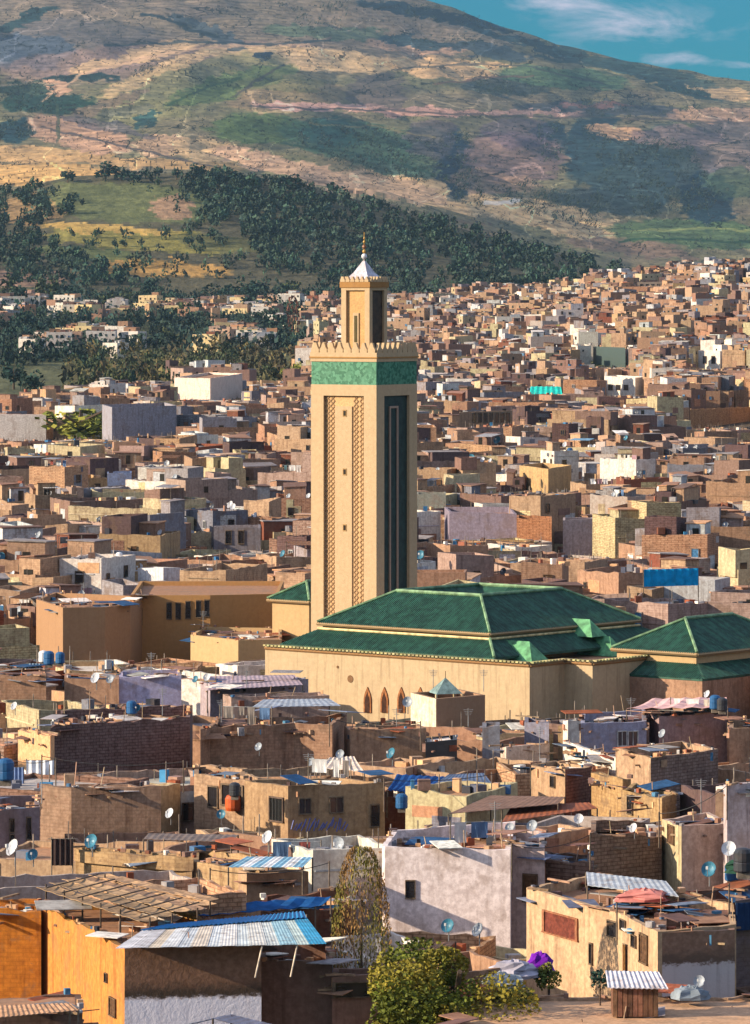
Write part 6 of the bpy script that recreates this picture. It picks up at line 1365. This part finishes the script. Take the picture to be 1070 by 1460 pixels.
# ------------------------------------------------------------------ near trees
tree('leafy_tree', (3.7, 211.5, 0), 9.3, 9.4, 'near', 'full green tree with yellowing top in front of the whitewashed house', None, 0, .25)
tree('poplar_tree', (-.7, 226, 0), 3.1, 11.0, 'poplar', 'tall thin brown autumn poplar left of the whitewashed house', None, 0, .15)
x, y = G(783, 1400, 5.6); tree('leafy_bush', (x, y, 4.9), 1.6, 1.9, 'bush', 'small yellow green bush beside the violet sheet', None, 0, .1, 'bush')
x, y = G(718, 1424, 5.6); tree('leafy_bush', (x, y, 5.2), 1.9, 1.2, 'bush', 'low green bush at the foot of the grey covered heap', None, 1, .1, 'bush')
x, y = G(745, 1428, 5.6); tree('leafy_bush', (x, y, 5.2), 1.5, 1.0, 'bush', 'low green bush in front of the violet sheet', None, 2, .1, 'bush')
x, y = G(856, 1430, 5.6); tree('potted_shrub', (x, y, 5.4), 1.1, 1.7, 'dark', 'dark drooping shrub left of the small brown hut', None, 3, .5, 'shrub')
x, y = G(600, 1368, 5.5); tree('leafy_bush', (x, y, 4.6), 1.5, 2.0, 'bush', 'yellow bush just left of the full green tree', None, 3, .1, 'bush')
D_t = 1075.0; x = (115 - CX) / F * D_t
tree('round_tree', (x, D_t, 2.2), 23.0, 11.5, 'yellow', 'big round yellow green tree at left before the lilac slab house', None, 1, .1)
for (px, D_, wp, hp, kd, ds, gp) in tree_specs:
    x = (px - CX) / F * D_; z = tz1(x, D_); s_ = D_ / F
    if D_ < 1400: z += 3
    e = tree({'dark': 'dark_tree', 'cypress': 'cypress_tree', 'column': 'slender_tree', 'olive': 'olive_green_tree', 'yellow': 'yellow_green_tree', 'russet': 'russet_tree'}[kd], (x, D_, z - hp * s_ * .08), wp * s_, hp * s_ * 1.08, kd, 'x', gp, R.randint(0, 3), .12, yaw=R.uniform(0, 6))
    THINGS.append((e, ds, px, topy(z + hp * s_ * .5, D_)))

# ------------------------------------------------------------------ labels
LM = [(520, 700, 'the minaret shaft'), (520, 560, 'the green minaret band'), (519, 400, 'the minaret lantern'), (560, 880, 'the sunlit green roof'), (800, 880, 'the shaded green roof'), (985, 905, 'the green pavilion'), (957, 822, 'the blue tarpaulin'), (778, 556, 'the turquoise awning'), (885, 550, 'the three window white house'), (1012, 512, 'the two window white house'),
      (115, 605, 'the big round tree'), (205, 600, 'the lilac grey house'), (72, 515, 'the apartment row'), (295, 550, 'the cream block'), (418, 500, 'the russet tree'), (688, 750, 'the long mauve house'), (762, 752, 'the orange brick house'), (824, 770, 'the tall mauve house'), (1030, 596, 'the wide tan brick house'), (775, 684, 'the tan cube house'), (693, 597, 'the colonnade house'),
      (1070, 410, 'the hilltop tower'), (926, 412, 'the skyline block'), (869, 508, 'the striped shed'), (615, 714, 'the grey green wall'), (170, 683, 'the pale blue wall'), (338, 768, 'the ribbed grey house'), (325, 670, 'the red awning'), (260, 870, 'the ochre hall'), (115, 905, 'the beige corner block'), (422, 845, 'the little green roof'), (215, 982, 'the lilac wall'), (35, 990, 'the long tan terrace'), (130, 985, 'the brown dish house'),
      (360, 980, 'the mauve sheet roof'), (175, 1070, 'the dark brick house'), (50, 1070, 'the sunlit gable house'), (380, 1065, 'the long brown house'), (550, 1060, 'the rounded tan house'), (655, 1015, 'the teal topped cube'), (750, 1060, 'the cream yard wall'), (842, 1060, 'the white stepped wall'), (875, 1050, 'the grey blue house'), (985, 1045, 'the pinkish brick house'), (970, 1095, 'the long brick side'), (800, 1120, 'the tan box house'), (880, 1140, 'the crumbling tan house'), (480, 1150, 'the house with blue scrawl'), (312, 1135, 'the open loggia'),
      (150, 1155, 'the wide brown house'), (25, 1180, 'the dark edge house'), (190, 1230, 'the mud walls'), (385, 1230, 'the round striped roof'), (640, 1275, 'the whitewashed house'), (755, 1270, 'the pinkish annex'), (900, 1215, 'the dark ragged house'), (990, 1215, 'the sunlit loft house'), (1055, 1190, 'the lilac tower'), (840, 1330, 'the yellow house'), (995, 1370, 'the stained house'), (1065, 1300, 'the navy balcony'), (110, 1370, 'the glowing ochre wall'), (170, 1285, 'the straw pergola'), (310, 1330, 'the white blue sheet roof'), (515, 1290, 'the brown poplar'), (625, 1400, 'the full green tree'), (770, 1375, 'the violet sheet'), (903, 1430, 'the small hut'), (600, 1130, 'the deep blue awning'), (750, 1150, 'the rusty lean-tos'),
      (250, 245, 'the crest trees'), (190, 300, 'the green slope'), (30, 300, 'the left forest edge'), (765, 450, 'the twin bright trees'), (60, 430, 'the far left villas'), (300, 430, 'the valley villas'), (430, 740, 'the small yellow green tree'), (33, 560, 'the thin cypress')]
for e, s in HT:
    w_px = s['w'] / s['y'] * F; r_, nw = s['cnt']
    siz = 'narrow' if s['w'] < 5.5 else 'wide' if s['w'] > 9.5 else 'low' if s['h'] < 5.2 else 'tall' if s['h'] > 9.6 else 'mid-sized'
    top = ' with two roof rooms' if r_ == 2 else ' with a roof room' if r_ == 1 else ''
    ds = f"{siz} {s['cn']} {'villa' if s.get('villa') else 'house'}" + top
    THINGS.append((e, ds, topx(s['x'], s['y']), s['ytop'] + s['vis'] * .4))
def where(px, py):
    b_ = min(LM, key=lambda l: (l[0] - px) ** 2 + ((l[1] - py) * 1.1) ** 2); dx, dy = px - b_[0], b_[1] - py
    a = math.degrees(math.atan2(dy, dx)) % 360
    k = int((a + 22.5) // 45) % 8
    return ['right of', 'behind-right of', 'behind', 'behind-left of', 'left of', 'front-left of', 'before', 'front-right of'][k], b_[2]
CLU = {}
for e, ds, px, py in THINGS:
    d, l = where(px, py); CLU.setdefault((ds, d, l), []).append((px, py, e))
ORD = ['leftmost', 'second-from-left', 'third-from-left', 'fourth-from-left', 'fifth-from-left', 'sixth-from-left', 'seventh-from-left', 'eighth-from-left', 'ninth-from-left', 'tenth-from-left', 'eleventh-from-left', 'twelfth-from-left', 'thirteenth-from-left']
NUMW = ['', 'one', 'two', 'three', 'four', 'five', 'six', 'seven', 'eight', 'nine', 'ten', 'eleven', 'twelve', 'thirteen']
for (ds, d, l), lst in CLU.items():
    lst.sort(key=lambda t: t[0]); n = len(lst)
    for i, (px, py, e) in enumerate(lst):
        if n == 1: e['label'] = f'{ds} {d} {l}'
        else:
            o_ = 'rightmost' if i == n - 1 else ORD[i] if i < 13 else 'one'
            e['label'] = f'{o_} {ds} {d} {l}'
for o in bpy.data.objects:
    if len(o.get('label', '').split()) > 16: print('LONG', o.name, o['label'])
print('objects', len(bpy.data.objects), 'tris ~', sum(len(o.data.polygons) for o in bpy.data.objects if o.type == 'MESH') * 2)
